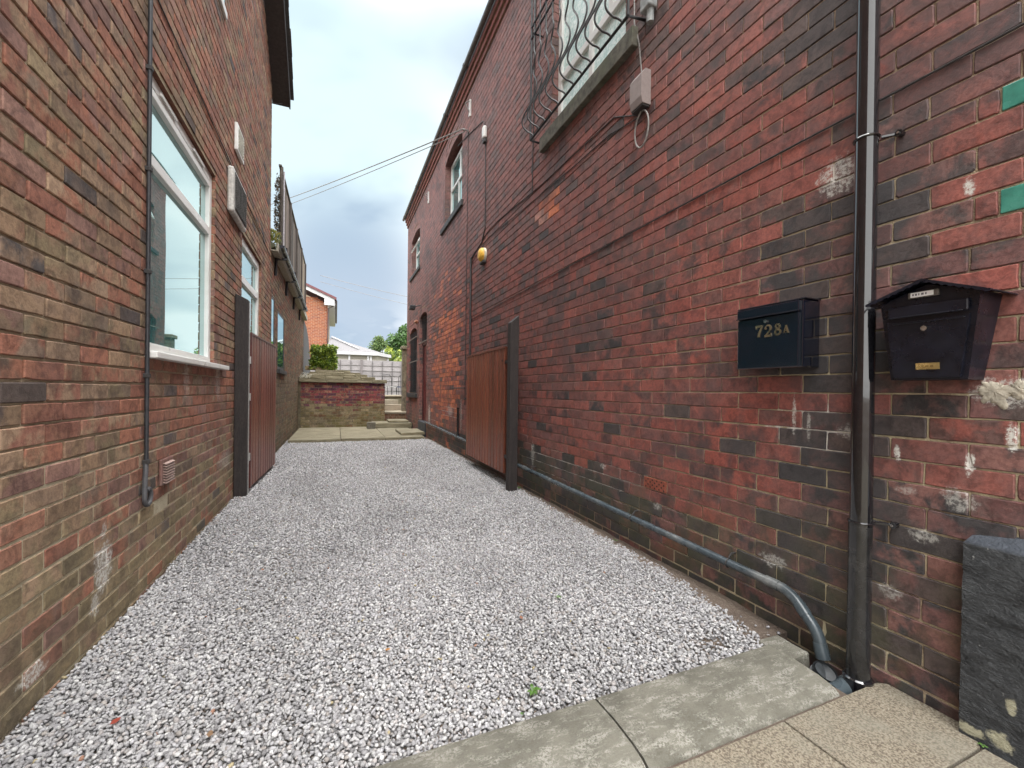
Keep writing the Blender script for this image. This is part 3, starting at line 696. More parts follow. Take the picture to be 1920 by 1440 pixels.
# waste pipe ---------------------------------------------------------
wp = thing('waste_pipe', 'grey plastic waste pipe running low along the right wall to an elbow', 'pipe', (2.02, 5, .2))
def arc3(p0, p1, p2, n=8):
    p0, p1, p2 = map(Vector, (p0, p1, p2)); return [((1-t)**2)*p0+2*t*(1-t)*p1+t*t*p2 for t in [i/n for i in range(n+1)]]
q = MB(); pz = lambda y: .205+.018*(y-1.3)
q.tube([(2.02, y, pz(y)) for y in (1.41, 3, 5, 7, 9, 10.48)], .0215, 16); q.build('pipe_run', m_grey, wp, smooth=True)
q = MB(); A = arc3((2.02, 1.42, pz(1.42)), (2.018, 1.372, .203), (2.012, 1.335, .178), 5)+arc3((2.004, 1.275, .125), (2.0, 1.235, .095), (1.998, 1.222, .055), 5)+[(1.997, 1.215, .02)]
q.tube(A, .0245, 16); q.build('elbow', m_grey, wp, smooth=True)
q = MB(); q.tube([(1.9975, 1.222, .05), (1.997, 1.214, .018), (1.9965, 1.206, -.012)], [.027, .029, .029], 16); q.build('spigot', m_grey, wp, smooth=True)
q = MB(); q.tube([(2.0105, 1.325, .170), (2.0055, 1.288, .137)], .0270, 16); q.build('pipe_collar', m_grey, wp, smooth=True)
for yy in (1.43, 4.45):
    q = MB(); q.tube([(2.02, yy, pz(yy)), (2.02, yy+.07, pz(yy+.07))], .0255, 16); q.build('pipe_collar', m_grey, wp, smooth=True)
for yy in (1.72, 2.55, 4.3, 7.6):
    q = MB(); ring = [(2.02+.0235*math.cos(a), yy, pz(yy)+.0235*math.sin(a)) for a in [math.pi*2*i/20 for i in range(21)]]
    q.tube(ring, .004, 6, cap=False); q.tube([(2.02, yy, pz(yy)+.027), (2.04, yy, pz(yy)+.05), (XR, yy, pz(yy)+.05)], .005, 6); q.build('pipe_clip', m_cable, wp, smooth=True)
# gully pipes in the hole by the kerb
gp = thing('gully_pipe', 'stubby dark grey drain pipe lying in the gully hole at the downpipe foot', 'pipe', (1.95, 1.05, -.1))
q = MB(); q.tube([(1.86, 1.085, -.052), (2.03, 1.095, -.052)], .034, 20); q.tube([(1.95, 1.090, -.052), (2.0, 1.093, -.052)], .039, 20); q.build('pipe_body', m_grey, gp, smooth=True)
gq = thing('drain_socket', 'dark open-mouthed drain socket under the grey elbow beside the kerb block', 'drain', (1.95, 1.2, -.1))
q = MB(); q.tube([(1.975, 1.235, -.15), (1.965, 1.185, -.065), (1.96, 1.175, -.045)], [.042, .042, .048], 20, cap=False); q.tube([(1.966, 1.19, -.07), (1.958, 1.172, -.04), (1.966, 1.20, -.09), (1.975, 1.23, -.15)], [.048, .040, .035, .035], 20, cap=False)
q.build('socket_body', simple('dark_grey_plastic', (.05, .055, .06), .4), gq, smooth=True)

# letterboxes ----------------------------------------------------------
mb1 = thing('letterbox', 'black rectangular letterbox with brass numbers 728A left of the drainpipe', 'letterbox', (2.0, 1.45, 1.28))
m_bx = simple('black_enamel', (.005, .007, .014), .10, var=.15, nscale=6, coat=1)
q = MB(); q.bbox(1.955, XR, 1.285, 1.625, 1.275, 1.585, .006); q.build('box_body', m_bx, mb1)
q = MB(); q.bbox(1.947, 1.955, 1.303, 1.622, 1.278, 1.528, .003); q.build('box_door', m_bx, mb1)
q = MB(); q.bbox(1.943, 1.956, 1.30, 1.624, 1.534, 1.582, .004); q.bbox(1.93, 1.945, 1.305, 1.62, 1.531, 1.536, .002); q.build('slot_flap', m_bx, mb1)
q = MB(); q.bbox(1.953, XR-.001, 1.279, 1.631, 1.5855, 1.592, .003); q.build('lid', m_bx, mb1)
q = MB(); q.tube([(1.947, 1.463, 1.506), (1.941, 1.463, 1.506)], .009, 14); q.tube([(1.941, 1.463, 1.506), (1.9395, 1.463, 1.506)], .003, 8); q.build('lock', simple('chrome', (.65, .65, .65), .2, 1), mb1, smooth=True)
m_brass = simple('brass_numbers', (.62, .52, .34), .28, 1, var=.15)
def ribbon(mb, pts, widths, x, th, yc, zc, s):
    # pts in glyph units (x right, y up); face normal -x, glyph right = -y
    L_, R2 = [], []
    for i, p_ in enumerate(pts):
        a = Vector(pts[max(i-1, 0)]); b = Vector(pts[min(i+1, len(pts)-1)]); t = (b-a).normalized(); n_ = Vector((-t.y, t.x)); w_ = widths[i] if isinstance(widths, (list, tuple)) else widths
        L_.append(Vector(p_)+n_*w_/2); R2.append(Vector(p_)-n_*w_/2)
    n = len(pts)
    for i in range(n-1):
        qd = [L_[i], L_[i+1], R2[i+1], R2[i]]
        vs = [(x, yc-v.x*s, zc+v.y*s) for v in qd]+[(x-th, yc-v.x*s, zc+v.y*s) for v in qd]
        mb.add(vs, [(0, 1, 2, 3), (7, 6, 5, 4), (0, 4, 5, 1), (1, 5, 6, 2), (2, 6, 7, 3), (3, 7, 4, 0)])
def ell(cx, cy, rx, ry, a0, a1, n=14): return [(cx+rx*math.cos(R_(a0+(a1-a0)*i/n)), cy+ry*math.sin(R_(a0+(a1-a0)*i/n))) for i in range(n+1)]
def glyph(ch, yc, zc, s, nm):
    q = MB(); x = 1.9468; th = .003
    if ch == '7':
        ribbon(q, [(0, .92), (.62, .92)], .17, x, th, yc, zc, s); ribbon(q, [(.03, 1.0), (.03, .70)], .07, x, th+.0002, yc, zc, s)
        ribbon(q, [(.58, .86), (.40, .5), (.30, .2), (.26, 0)], [.10, .15, .19, .20], x, th+.0004, yc, zc, s)
    if ch == '2':
        p_ = ell(.32, .70, .24, .24, 165, -30, 12)+[(.36, .38), (.15, .16), (.08, .09)]
        ribbon(q, p_, [.07]*3+[.10]*3+[.15]*4+[.14]*3+[.10, .08, .07], x, th, yc, zc, s); ribbon(q, [(.04, .085), (.60, .085)], .17, x, th+.0002, yc, zc, s); ribbon(q, [(.59, .30), (.60, .02)], .07, x, th+.0004, yc, zc, s)
        ribbon(q, ell(.12, .70, .05, .05, 0, 360, 8), .07, x, th+.0003, yc, zc, s)
    if ch == '8':
        ribbon(q, ell(.33, .745, .17, .185, 0, 360, 20), .125, x, th, yc, zc, s); ribbon(q, ell(.33, .28, .225, .215, 0, 360, 20), .135, x, th+.0002, yc, zc, s)
    if ch == 'A':
        ribbon(q, [(.10, .04), (.36, .98)], .09, x, th, yc, zc, s); ribbon(q, [(.36, .98), (.64, .04)], .18, x, th+.0002, yc, zc, s); ribbon(q, [(.18, .33), (.55, .33)], .08, x, th+.0004, yc, zc, s)
        ribbon(q, [(-.02, .035), (.24, .035)], .07, x, th+.0006, yc, zc, s); ribbon(q, [(.50, .035), (.78, .035)], .07, x, th+.0008, yc, zc, s)
    q.build(nm, m_brass, mb1)
glyph('7', 1.516, 1.432, .058, 'digit'); glyph('2', 1.470, 1.429, .060, 'digit'); glyph('8', 1.420, 1.431, .058, 'digit'); glyph('A', 1.374, 1.438, .037, 'letter')

mb2 = thing('letterbox', 'black house-shaped letterbox with scalloped pitched lid right of the drainpipe', 'letterbox', (2.0, .83, 1.21))
q = MB()
q.add([(1.965, .742, 1.208), (1.965, .958, 1.208), (1.925, .975, 1.495), (1.925, .700, 1.495), (XR, .742, 1.208), (XR, .958, 1.208), (XR, .975, 1.495), (XR, .700, 1.495), (1.925, .835, 1.545), (XR, .835, 1.545)],
      [(0, 1, 2, 8, 3), (0, 4, 5, 1), (1, 5, 6, 2), (4, 0, 3, 7), (2, 6, 9, 8), (8, 9, 7, 3)])
q.build('box_body', m_blackm, mb2)
q = MB(); q.add([(1.952, .758, 1.216), (1.952, .944, 1.216), (1.925, .955, 1.425), (1.925, .726, 1.425), (1.964, .758, 1.216), (1.964, .944, 1.216), (1.94, .955, 1.425), (1.94, .726, 1.425)], [(0, 1, 2, 3), (4, 7, 6, 5), (0, 4, 5, 1), (1, 5, 6, 2), (2, 6, 7, 3), (3, 7, 4, 0)])
bd = q.build('box_door', m_blackm, mb2)
q = MB(); q.bbox(1.912, 1.924, .725, .945, 1.435, 1.475, .004); q.bbox(1.905, 1.914, .735, .935, 1.434, 1.4385, .002); q.build('slot_flap', m_blackm, mb2)
q = MB(); q.bbox(1.918, 1.927, .735, .935, 1.412, 1.418, .002); q.build('ridge', m_blackm, mb2)
# pitched lid with scalloped front lip
q = MB(); ap = (.835, 1.560); el_ = (1.005, 1.498); er = (.665, 1.490); x0, x1 = 1.885, XR
for (p_, e_) in ((ap, el_), (ap, er)):
    n = 8
    q.add([(x0, p_[0], p_[1]), (x1, p_[0], p_[1]), (x1, e_[0], e_[1]), (x0, e_[0], e_[1]), (x0, p_[0], p_[1]-.004), (x1, p_[0], p_[1]-.004), (x1, e_[0], e_[1]-.004), (x0, e_[0], e_[1]-.004)], [(0, 1, 2, 3), (7, 6, 5, 4), (0, 3, 7, 4), (3, 2, 6, 7)])
    for i in range(n):
        a = Vector(p_).lerp(Vector(e_), i/n); b = Vector(p_).lerp(Vector(e_), (i+1)/n); mm = (a+b)/2
        q.prism([(a.x, a.y-.001), (b.x, b.y-.001), (b.x, b.y-.008), (mm.x, mm.y-.013), (a.x, a.y-.008)], 0, x0+.0002, x0+.003)
q.build('lid', m_blackm, mb2)
q = MB(); q.tube([(1.928, .842, 1.392), (1.918, .842, 1.390)], .009, 14); q.build('lock', simple('chrome', (.65, .65, .65), .2, 1), mb2, smooth=True)
q = MB(); q.bbox(1.910, 1.9235, .800, .884, 1.499, 1.521, .002); nh = q.build('name_holder', simple('clear_holder', (.10, .09, .08), .3), mb2)
q = MB(); q.bbox(1.908, 1.9125, .812, .876, 1.5015, 1.5185, .0008); cd = q.build('name_card', simple('card', (.68, .67, .66), .7, var=.05), mb2)
q = MB()
for (a, b) in ((.870, .866), (.862, .857), (.853, .850), (.845, .838), (.834, .830)): q.box(1.9072, 1.9078, b, a, 1.507, 1.514)
q.build('writing', simple('ink', (.12, .11, .13), .8), cd)
q = MB(); q.add([(1.9455, .808, 1.245), (1.9455, .874, 1.245), (1.9425, .874, 1.268), (1.9425, .808, 1.268), (1.9515, .808, 1.245), (1.9515, .874, 1.245), (1.949, .874, 1.268), (1.949, .808, 1.268)], [(0, 1, 2, 3), (4, 7, 6, 5), (0, 4, 5, 1), (1, 5, 6, 2), (2, 6, 7, 3), (3, 7, 4, 0)])
bp = q.build('brass_plate', simple('brass_plate', (.72, .55, .24), .3, .8), mb2)
q = MB()
for (a, b, z) in ((.857, .850, 1.2565), (.846, .837, 1.2565), (.833, .824, 1.2565)): q.box(1.9425, 1.9436, b, a, z-.003, z+.003)
q.build('engraving', simple('dark_brass', (.30, .2, .07), .5, .5), bp)

# black rendered plinth at the wall foot
pl = MB(); nz, nyy = 40, 46; vs = []; y_l, y_r = .765, -.4
def plx(y, z): return 2.012-.012*(1-z/.68)+.006*sn(y*16, z*34, 1)+.003*sn(y*60, z*90, 2)
for i in range(nz+1):
    for k in range(nyy+1):
        z = -.02+.665*i/nz; y = y_l+(y_r-y_l)*k/nyy
        vs.append((plx(y, z), y, z))
fs = [(i*(nyy+1)+k, i*(nyy+1)+k+1, (i+1)*(nyy+1)+k+1, (i+1)*(nyy+1)+k) for i in range(nz) for k in range(nyy)]
n0 = len(vs)
for k in range(nyy+1):
    y = y_l+(y_r-y_l)*k/nyy; vs.append((XR+.01, y, .668+.03*min(1, max(0, (.77-y)/.14))+.006*sn(y*20, 0)))
fs += [(nz*(nyy+1)+k, nz*(nyy+1)+k+1, n0+k+1, n0+k) for k in range(nyy)]
n1_ = len(vs)
for i in range(nz+1): vs.append((XR+.01, y_l+.004*sn(i*.7, 2), vs[i*(nyy+1)][2]))
fs += [(i*(nyy+1), (i+1)*(nyy+1), n1_+i+1, n1_+i) for i in range(nz)]
pl.add(vs, fs)
m_pl, nt, p = material('black_painted_render'); oc = objco(nt)
v_ = VM(nt, 'MULTIPLY', oc, (1, 1, 2.4)); nb = NOI(nt, v_, 26, 6, .7, .3); nb2 = NOI(nt, v_, 110, 5, .65)
c = MIX(nt, SM(nt, nb, .35, .7), (.009, .010, .012, 1), (.028, .031, .035, 1)); c = MIX(nt, SM(nt, NOI(nt, oc, 60, 3), .70, .78, 0, .6), c, (.4, .4, .38, 1))
c = MIX(nt, SM(nt, NOI(nt, oc, 7, 5, .6), .58, .72, 0, .4), c, (.10, .115, .12, 1))
pm = patches(nt, oc, [(.735, .020, .05, .020, 1.), (.665, .035, .035, .028, 1.), (.645, .16, .014, .030, 1.)], NOI(nt, oc, 34, 7, .8))
c = MIX(nt, pm, c, (.34, .32, .22, 1))
sx = N(nt, 'ShaderNodeSeparateXYZ'); nt.links.new(oc, sx.inputs[0]); c = MIX(nt, M(nt, 'MULTIPLY', SM(nt, sx.outputs[2], .640, .655), .6), c, (.085, .10, .125, 1))
nt.links.new(c, p.inputs['Base Color']); p.inputs['Roughness'].default_value = .42
bump(nt, p, M(nt, 'ADD', M(nt, 'MULTIPLY', nb, 1.3), M(nt, 'MULTIPLY', nb2, .5)), .9, .014)
plinth = tag(pl.build('plinth', m_pl, smooth=True), 'lumpy black-painted render plinth at the foot of the right wall', 'plinth')
simple('bare_render', (.40, .38, .27), .9, var=.3, nscale=30, bmp=.6)

# alarm, boxes, cables ---------------------------------------------------
al = thing('alarm_box', 'round yellow and white alarm sounder high on the right wall above the gate', 'alarm', (2.03, 6.18, 3.2))
q = MB(); q.tube([(XR, 6.18, 3.21), (XR-.035, 6.18, 3.21)], .108, 24); q.build('back_plate', simple('cream_plastic', (.62, .60, .50), .5), al, smooth=True)
q = MB(); q.tube([(XR-.035, 6.18, 3.21), (XR-.06, 6.18, 3.21), (XR-.085, 6.18, 3.21), (XR-.095, 6.18, 3.21)], [.106, .103, .082, .045], 24); q.build('cover', simple('yellow_plastic', (.72, .42, .06), .45), al, smooth=True)
q = MB(); q.bbox(XR-.055, XR, 6.10, 6.26, 3.075, 3.115, .01); q.build('lower_cap', m_cable, al)
jb = thing('junction_box', 'grey-brown plastic junction box below the barred window with a looped cable', 'junction box', (2.03, 2.6, 3.2))
q = MB(); q.prism([(XR, 3.22), (XR-.075, 3.22), (XR-.085, 3.27), (XR-.085, 3.42), (XR-.05, 3.47), (XR, 3.47)], 1, 2.47, 2.60); q.build('box_body', simple('taupe_plastic', (.24, .20, .19), .6, var=.08), jb)
q = MB(); q.box(XR-.070, XR-.01, 2.475, 2.595, 3.205, 3.2195); q.build('cable_entry', m_cable, jb)
lp = [Vector((XR-.03, 2.56+.075*math.cos(a)-.03, 3.07+.13*math.sin(a))) for a in [math.pi*.42-math.pi*1.9*i/26 for i in range(27)]]
q = MB(); q.tube([(XR-.03, 2.53, 3.22)]+lp, .006, 6); q.build('cable_loop', m_gcable, jb, smooth=True)

def cable(label, pts, r=.006, mat=None, sag=0, name='cable', wob=.004, cat='cable', seed=0):
    P_ = [Vector(p_) for p_ in pts]; out_ = []
    for a, b in zip(P_[:-1], P_[1:]):
        n = max(2, int((b-a).length/.22))
        for i in range(n):
            t = i/n; v = a.lerp(b, t); wv = wob*sn(v.y*2.3+seed, v.z*2.3, seed)
            v.z += wv-sag*4*t*(1-t); v.y += wv*.7; out_.append(v)
    out_.append(P_[-1])
    o = MB().tube(out_, r, 6).build(name, mat or m_cable, smooth=True, loc=tuple(P_[0])); return tag(o, label, cat)
xw = XR-.006
cable('black cable stapled level along the right wall at drainpipe bracket height', [(xw, -.6, 2.375), (xw, 2.8, 2.365), (xw, 6.80, 2.33), (xw, 6.83, 2.28)], .0045, seed=1)
cable('upper of two dark cables running from the junction box toward the alarm', [(xw, 2.60, 3.22), (xw, 2.9, 3.38), (xw, 4.2, 3.42), (xw, 5.6, 3.52), (xw, 6.0, 3.52), (xw, 6.86, 3.33)], .005, wob=.006, seed=2)
cable('lower of two dark cables running from the junction box toward the alarm', [(xw, 2.60, 3.20), (xw, 2.95, 3.27), (xw, 4.2, 3.31), (xw, 6.0, 3.42), (xw, 6.84, 3.27)], .004, wob=.008, seed=3)
cable('thick black conduit dropping down the right wall behind the red-brown gate', [(xw-.01, 6.85, 3.36), (xw-.01, 6.83, .95)], .017, seed=4, wob=.002, cat='conduit', name='conduit')
cable('thin dark cable dropping from the white hook bracket down the right wall', [(xw, 7.12, 5.62), (xw, 7.14, .9)], .006, seed=5, wob=.003)
cable('pair cable dropping from the white bulkhead light to the alarm height', [(xw, 6.17, 4.95), (xw, 6.15, 3.62), (xw, 6.3, 3.45), (xw, 6.84, 3.36)], .008, seed=6)
cable('cable dropping beside the left edge of the barred upper window', [(xw, 4.42, 6.2), (xw, 4.47, 3.42)], .006, seed=7)
cable('grey cable dropping from above the barred window to the junction box', [(xw, 2.70, 5.6), (xw, 2.66, 3.95), (xw, 2.60, 3.75), (xw, 2.56, 3.46)], .006, m_gcable, seed=8)
cable('looping cable joining the white bulkhead light to the hook bracket', [(xw, 6.18, 5.15), (xw, 6.32, 5.33), (xw, 6.8, 5.46), (xw, 7.3, 5.60), (xw, 7.8, 5.72)], .006, seed=9)
lt = thing('bulkhead_light', 'small white lamp fitting high on the right wall with cables below it', 'lamp', (2.03, 6.17, 4.95))
q = MB(); q.bbox(XR-.06, XR, 6.12, 6.22, 4.97, 5.15, .02); q.build('housing', m_white, lt); q = MB(); q.bbox(XR-.05, XR, 6.13, 6.21, 4.90, 4.97, .012); q.build('base', m_cable, lt)
for k, (yy, zz, lb) in enumerate(((6.98, 6.08, 'white wall bracket under the eaves nearer the barred window'), (10.5, 6.02, 'white wall bracket under the eaves near the far end of the right building'))):
    t = thing('wall_bracket', lb, 'bracket', (2.05, yy, zz-.2), group='white brackets under the eaves')
    q = MB(); q.box(XR-.03, XR, yy, yy+.05, zz-.28, zz); q.build('back_plate', m_white, t)
    q = MB(); q.tube([(XR-.02, yy+.02, zz-.22), (XR-.10, yy+.02, zz-.08), (XR-.03, yy+.02, zz-.02)], .012, 6); q.build('hook', m_gcable, t)
hk = MB().tube([(XR, 7.1, 5.60), (XR-.07, 7.1, 5.62), (XR-.09, 7.16, 5.66), (XR-.05, 7.2, 5.64)], .012, 6).build('cable_hook', m_gcable, loc=(XR, 7.1, 5.6)); tag(hk, 'steel cable hook on the right wall above the white-framed window', 'hook')
cable('upper of the two overhead wires leaving the cable hook across the sky', [(XR-.08, 7.15, 5.66), (-5.07, 28.0, 10.9)], .011, m_gcable, sag=.12, name='overhead_wire', cat='wire', wob=0)
cable('lower of the two overhead wires leaving the cable hook across the sky', [(XR-.08, 7.15, 5.60), (-5.07, 28.0, 10.5)], .008, m_gcable, sag=.12, name='overhead_wire', cat='wire', wob=0)
cable('higher thin telephone wire low in the sky beyond the alley', [(-1.0, 30, 8.4), (14, 30, 7.0)], .014, m_gcable, sag=.35, name='overhead_wire', cat='wire', wob=0)
cable('lower thin telephone wire low in the sky beyond the alley', [(-1.0, 30, 8.0), (14, 30, 6.1)], .012, m_gcable, sag=.3, name='overhead_wire', cat='wire', wob=0)
fd = thing('floodlight', 'small dark floodlight on an arm above the barred doorway', 'lamp', (2.0, 11.5, 3.3))
q = MB(); q.tube([(XR, 11.5, 3.42), (XR-.16, 11.55, 3.36)], .014, 6); q.build('arm', m_iron, fd); q = MB(); q.bbox(XR-.28, XR-.14, 11.45, 11.65, 3.28, 3.40, .02); q.build('lamp_head', m_iron, fd)
lm = MB().tube([(XR, 11.86, 3.02), (XR-.06, 11.86, 3.02), (XR-.10, 11.86, 3.0)], [.03, .06, .03], 12).build('door_lamp', simple('amber_lens', (.35, .16, .10), .3), smooth=True, loc=(XR, 11.86, 2.97)); tag(lm, 'small round pinkish lamp between the doorway and the arched barred window', 'lamp')
sp_ = thing('standpipe', 'short black pipe rising from the grey waste pipe beyond the gate', 'pipe', (2.03, 7.45, .3))
q = MB(); q.tube([(2.03, 7.45, .33), (2.03, 7.45, .84)], .022, 10); q.build('pipe_run', m_black, sp_, smooth=True); q = MB(); q.tube([(2.03, 7.45, .30), (2.03, 7.45, .36)], .03, 10); q.build('pipe_collar', m_black, sp_, smooth=True)
lh = MB().tube([(XR, 7.95, 1.19), (XR-.05, 7.9, 1.19), (XR-.05, 7.0, 1.19)], .012, 6).build('gate_latch_bar', m_iron, loc=(XR, 7.5, 1.19)); tag(lh, 'thin iron bar fixed to orange brickwork behind the open gate', 'bar')

# gates -------------------------------------------------------------------
def gate(name, label, hinge, end, z0, z1, mat, nboard, parentloc, boards_side, stile=.0, dark=(.6, .6, .6), seed=0):
    t = thing(name, label, 'gate', parentloc); rg = random.Random(seed)
    h_, e_ = Vector((*hinge, 0)), Vector((*end, 0)); U = (e_-h_).normalized(); L = (e_-h_).length; Nn = Vector((-U.y, U.x, 0))*boards_side
    def bx(q, a, b, c, d_, o0, o1, col=(1, 1, 1)):
        vs = [h_+U*u+Nn*o+Vector((0, 0, z)) for z in (c, d_) for o in (o0, o1) for u in (a, b)]
        q.add(vs, [(0, 2, 3, 1), (4, 5, 7, 6), (0, 1, 5, 4), (2, 6, 7, 3), (0, 4, 6, 2), (1, 3, 7, 5)], 0, col)
    for k in range(nboard):
        q = MB(); w_ = L/nboard; v = rg.uniform(.68, 1.2); a = k*w_+.004; b = (k+1)*w_-.004
        # tongue-and-groove board with chamfered edges
        prof = [(a, -.006), (a+.010, .008), (b-.010, .008), (b, -.006), (b, -.018), (a, -.018)]
        vs = [h_+U*u+Nn*o+Vector((0, 0, z)) for z in (z0, z1) for u, o in prof]
        q.add(vs, [(0, 1, 2, 3, 4, 5), (11, 10, 9, 8, 7, 6)]+[(i, (i+1) % 6, 6+(i+1) % 6, 6+i) for i in range(6)], 0, (v, v*rg.uniform(.92, 1.05), v))
        q.build('board', mat, t, colors=True)
    q = MB(); bx(q, -.002, L+.002, z1+.001, z1+.022, -.03, .014, (.8, .8, .8)); q.build('top_rail', mat, t, colors=True)
    for zz in (z0+.18, (z0+z1)/2, z1-.2):
        q = MB(); bx(q, 0.01, L-.01, zz-.05, zz+.05, -.05, -.0185, (.7, .7, .7)); q.build('ledge', mat, t, colors=True)
    for a in ((-.004, .03), (L-.03, L+.004)):
        q = MB(); bx(q, a[0], a[1], z0+.001, z1-.001, -.052, -.019, dark); q.build('stile', mat, t, colors=True)
    return t, U, Nn, L
gR = gate('gate', 'open red-brown boarded gate folded back against the right wall', (1.885, 4.80), (1.90, 6.46), .155, 1.665, m_gate, 14, (1.9, 5.6, .1), 1, seed=3)
q = MB(); q.tube([(1.872, 4.86, 1.52), (1.868, 4.86, 1.52)], .014, 10); q.build('bolt_head', m_iron, gR[0])
q = MB(); q.tube([(1.873, 6.40, 1.02), (1.85, 6.40, 1.02), (1.85, 6.45, 1.02)], .009, 6); q.build('latch', m_iron, gR[0])
for zz in (.36, 1.5):
    q = MB(); q.box(1.885, 1.90, 4.62, 4.82, zz-.02, zz+.02); q.tube([(1.893, 4.70, zz-.05), (1.893, 4.70, zz+.05)], .012, 8); q.build('hinge', m_iron, gR[0])
gL = gate('gate', 'open brown boarded gate folded back against the left wall', (-.875, 5.42), (-.815, 7.05), .055, 1.735, m_gateb, 11, (-.85, 6.2, .05), -1, dark=(.9, .4, .38), seed=5)
st = MB(); st.box(-.893, -.853, 5.385, 5.418, .055, 1.75, 0, (.55, .28, .26)); st.build('edge_strip', m_gateb, gL[0], colors=True)
for zz in (.4, 1.05, 1.45):
    q = MB(); q.box(-.868, -.856, 5.345, 5.40, zz-.04, zz+.04); q.build('hinge', simple('galvanised', (.45, .45, .44), .4, .8), gL[0])
q = MB(); q.box(-.867, -.863, 5.30, 5.346, 0, 2.06); q.build('edge_strip', simple('galvanised', (.30, .30, .29), .5, .5), gL[0])
def post(label, x0, x1, y0, y1, ztop_a, ztop_b, axis='x', ridge=None):
    q = MB(); c = (1, 1, 1)
    q.add([(x0, y0, -.1), (x1, y0, -.1), (x1, y1, -.1), (x0, y1, -.1), (x0, y0, ztop_a), (x1, y0, ztop_b), (x1, y1, ztop_b), (x0, y1, ztop_a)], [(3, 2, 1, 0), (4, 5, 6, 7), (0, 1, 5, 4), (1, 2, 6, 5), (2, 3, 7, 6), (3, 0, 4, 7)], 0, c)
    o = q.build('gate_post', m_post, colors=True, loc=((x0+x1)/2, (y0+y1)/2, 0)); 
    md = o.modifiers.new('bevel', 'BEVEL'); md.width = .004; md.segments = 2
    return tag(o, label, 'gate post')
post('tall dark stained gate post with slanted top against the right wall', 1.832, 1.935, 4.50, 4.60, 1.93, 2.02)
post('tall dark stained gate post with slanted top against the left wall', -.985, -.868, 5.24, 5.345, 2.14, 2.08)

# ================================================================== LEFT BUILDING
XL = -.99
bl_ = thing('brown_brick_house', 'tall brown brick gable building filling the left side nearest the camera', 'building', (-4, 3, 0))
CH_L, L_L = .0777, .2345
PV_L = 1.165-CH_L*20
OP_L = [(3.05, 4.45, 1.345, 2.99), (5.60, 6.93, 1.20, 2.90)]
RK = .80
def rake(y): return 5.97+(7.8-y)*RK if y > 3.6 else 5.97+4.2*RK-(3.6-y)*RK
def open_left(b0, b1):
    r = [(o[0], o[1]) for o in OP_L if b1 > o[2]+.02 and b0 < o[3]-.02]
    if b1 > 5.97:
        ye = 7.8-(b1-5.97)/RK; r.append((ye, 9)); r.append((-3, 7.2-ye))
    if .385 < (b0+b1)/2 < .47: r.append((3.14, 3.37))
    return r
lb = MB()
bricks(lb, (XL, 0, 0), (0, 1, 0), (0, 0, 1), (1, 0, 0), -.6, 7.8, -.08, 7.8, L_L, CH_L, .0078, .0085, col_left, open_left, pu=2.465, pv=PV_L, seed=21, jit=.0014, bev=.004)
bricks(lb, (XL, 7.8, 0), (-1, 0, 0), (0, 0, 1), (0, 1, 0), 0, 5.5, 3.4, 5.95, L_L, CH_L, .0095, .0085, lambda u, v, r: col_left(7, v, r), pv=PV_L, seed=22, simple_=True)
ZL = PV_L+CH_L*16; rl_ = rects_minus(-.6, 7.79, -.1, 5.95, OP_L)
rect_face(lb, (XL, 0, 0), (0, 1, 0), (0, 0, 1), (1, 0, 0), [(a, b, max(c, ZL), d_) for a, b, c, d_ in rl_ if d_ > ZL], -.0078)
rect_face(lb, (XL, 0, 0), (0, 1, 0), (0, 0, 1), (1, 0, 0), [(a, b, c, min(d_, ZL)) for a, b, c, d_ in rl_ if c < ZL], -.0036)
lb.add([(XL-.0078, -.6, 5.95), (XL-.0078, 7.79, 5.95), (XL-.0078, 3.6, 5.95+4.19*RK)], [(0, 1, 2)], 1)
lb.box(-7, XL-.24, -.6, 7.785, -.1, 5.95, 1)
lb.box(XL-.22, XL-.0080, 7.72, 7.788, -.1, 5.95, 1)
for o in OP_L:
    y0, y1, z0, z1 = o
    for yy, nn in ((y0, 1), (y1, -1)):
        bricks(lb, (XL, yy, 0), (-1, 0, 0), (0, 0, 1), (0, nn, 0), 0.0, .20, z0, z1, .235, CH_L, .008, .006, gcol(col_left, yy), pu=0, pv=PV_L, seed=int(yy*10), simple_=True)
        rect_face(lb, (XL, yy, 0), (-1, 0, 0), (0, 0, 1), (0, nn, 0), [(0.0066, .24, z0, z1)], -.004)
    lb.add([(XL-.001, y0-.001, z1), (XL-.001, y1, z1), (XL-.24, y1, z1), (XL-.24, y0, z1)], [(0, 1, 2, 3)], 0, (.2, .09, .06))
lb.build('wall', [MB_L, MM_L], bl_, colors=True)
window(bl_, -1, 3.05, 4.45, 1.345, 2.985, XL, .028, .065, trans=(2.49,), pane=m_glass, depth=.07, sill=(3.0, 4.76, 1.312, 1.352, .055, m_white))
q = MB(); q.bbox(XL-.06, XL-.0265, 3.12, 4.38, 2.865, 2.91, .003)
for yy in (3.25, 3.9): q.bbox(XL-.0262, XL-.014, yy, yy+.28, 2.932, 2.95, .003)
q.build('trickle_vent', m_white, bl_)
window(bl_, -1, 5.60, 6.93, 1.20, 2.895, XL, .03, .085, trans=(2.42,), pane=m_glass, depth=.07, sill=(5.55, 6.98, 1.165, 1.205, .05, m_white))
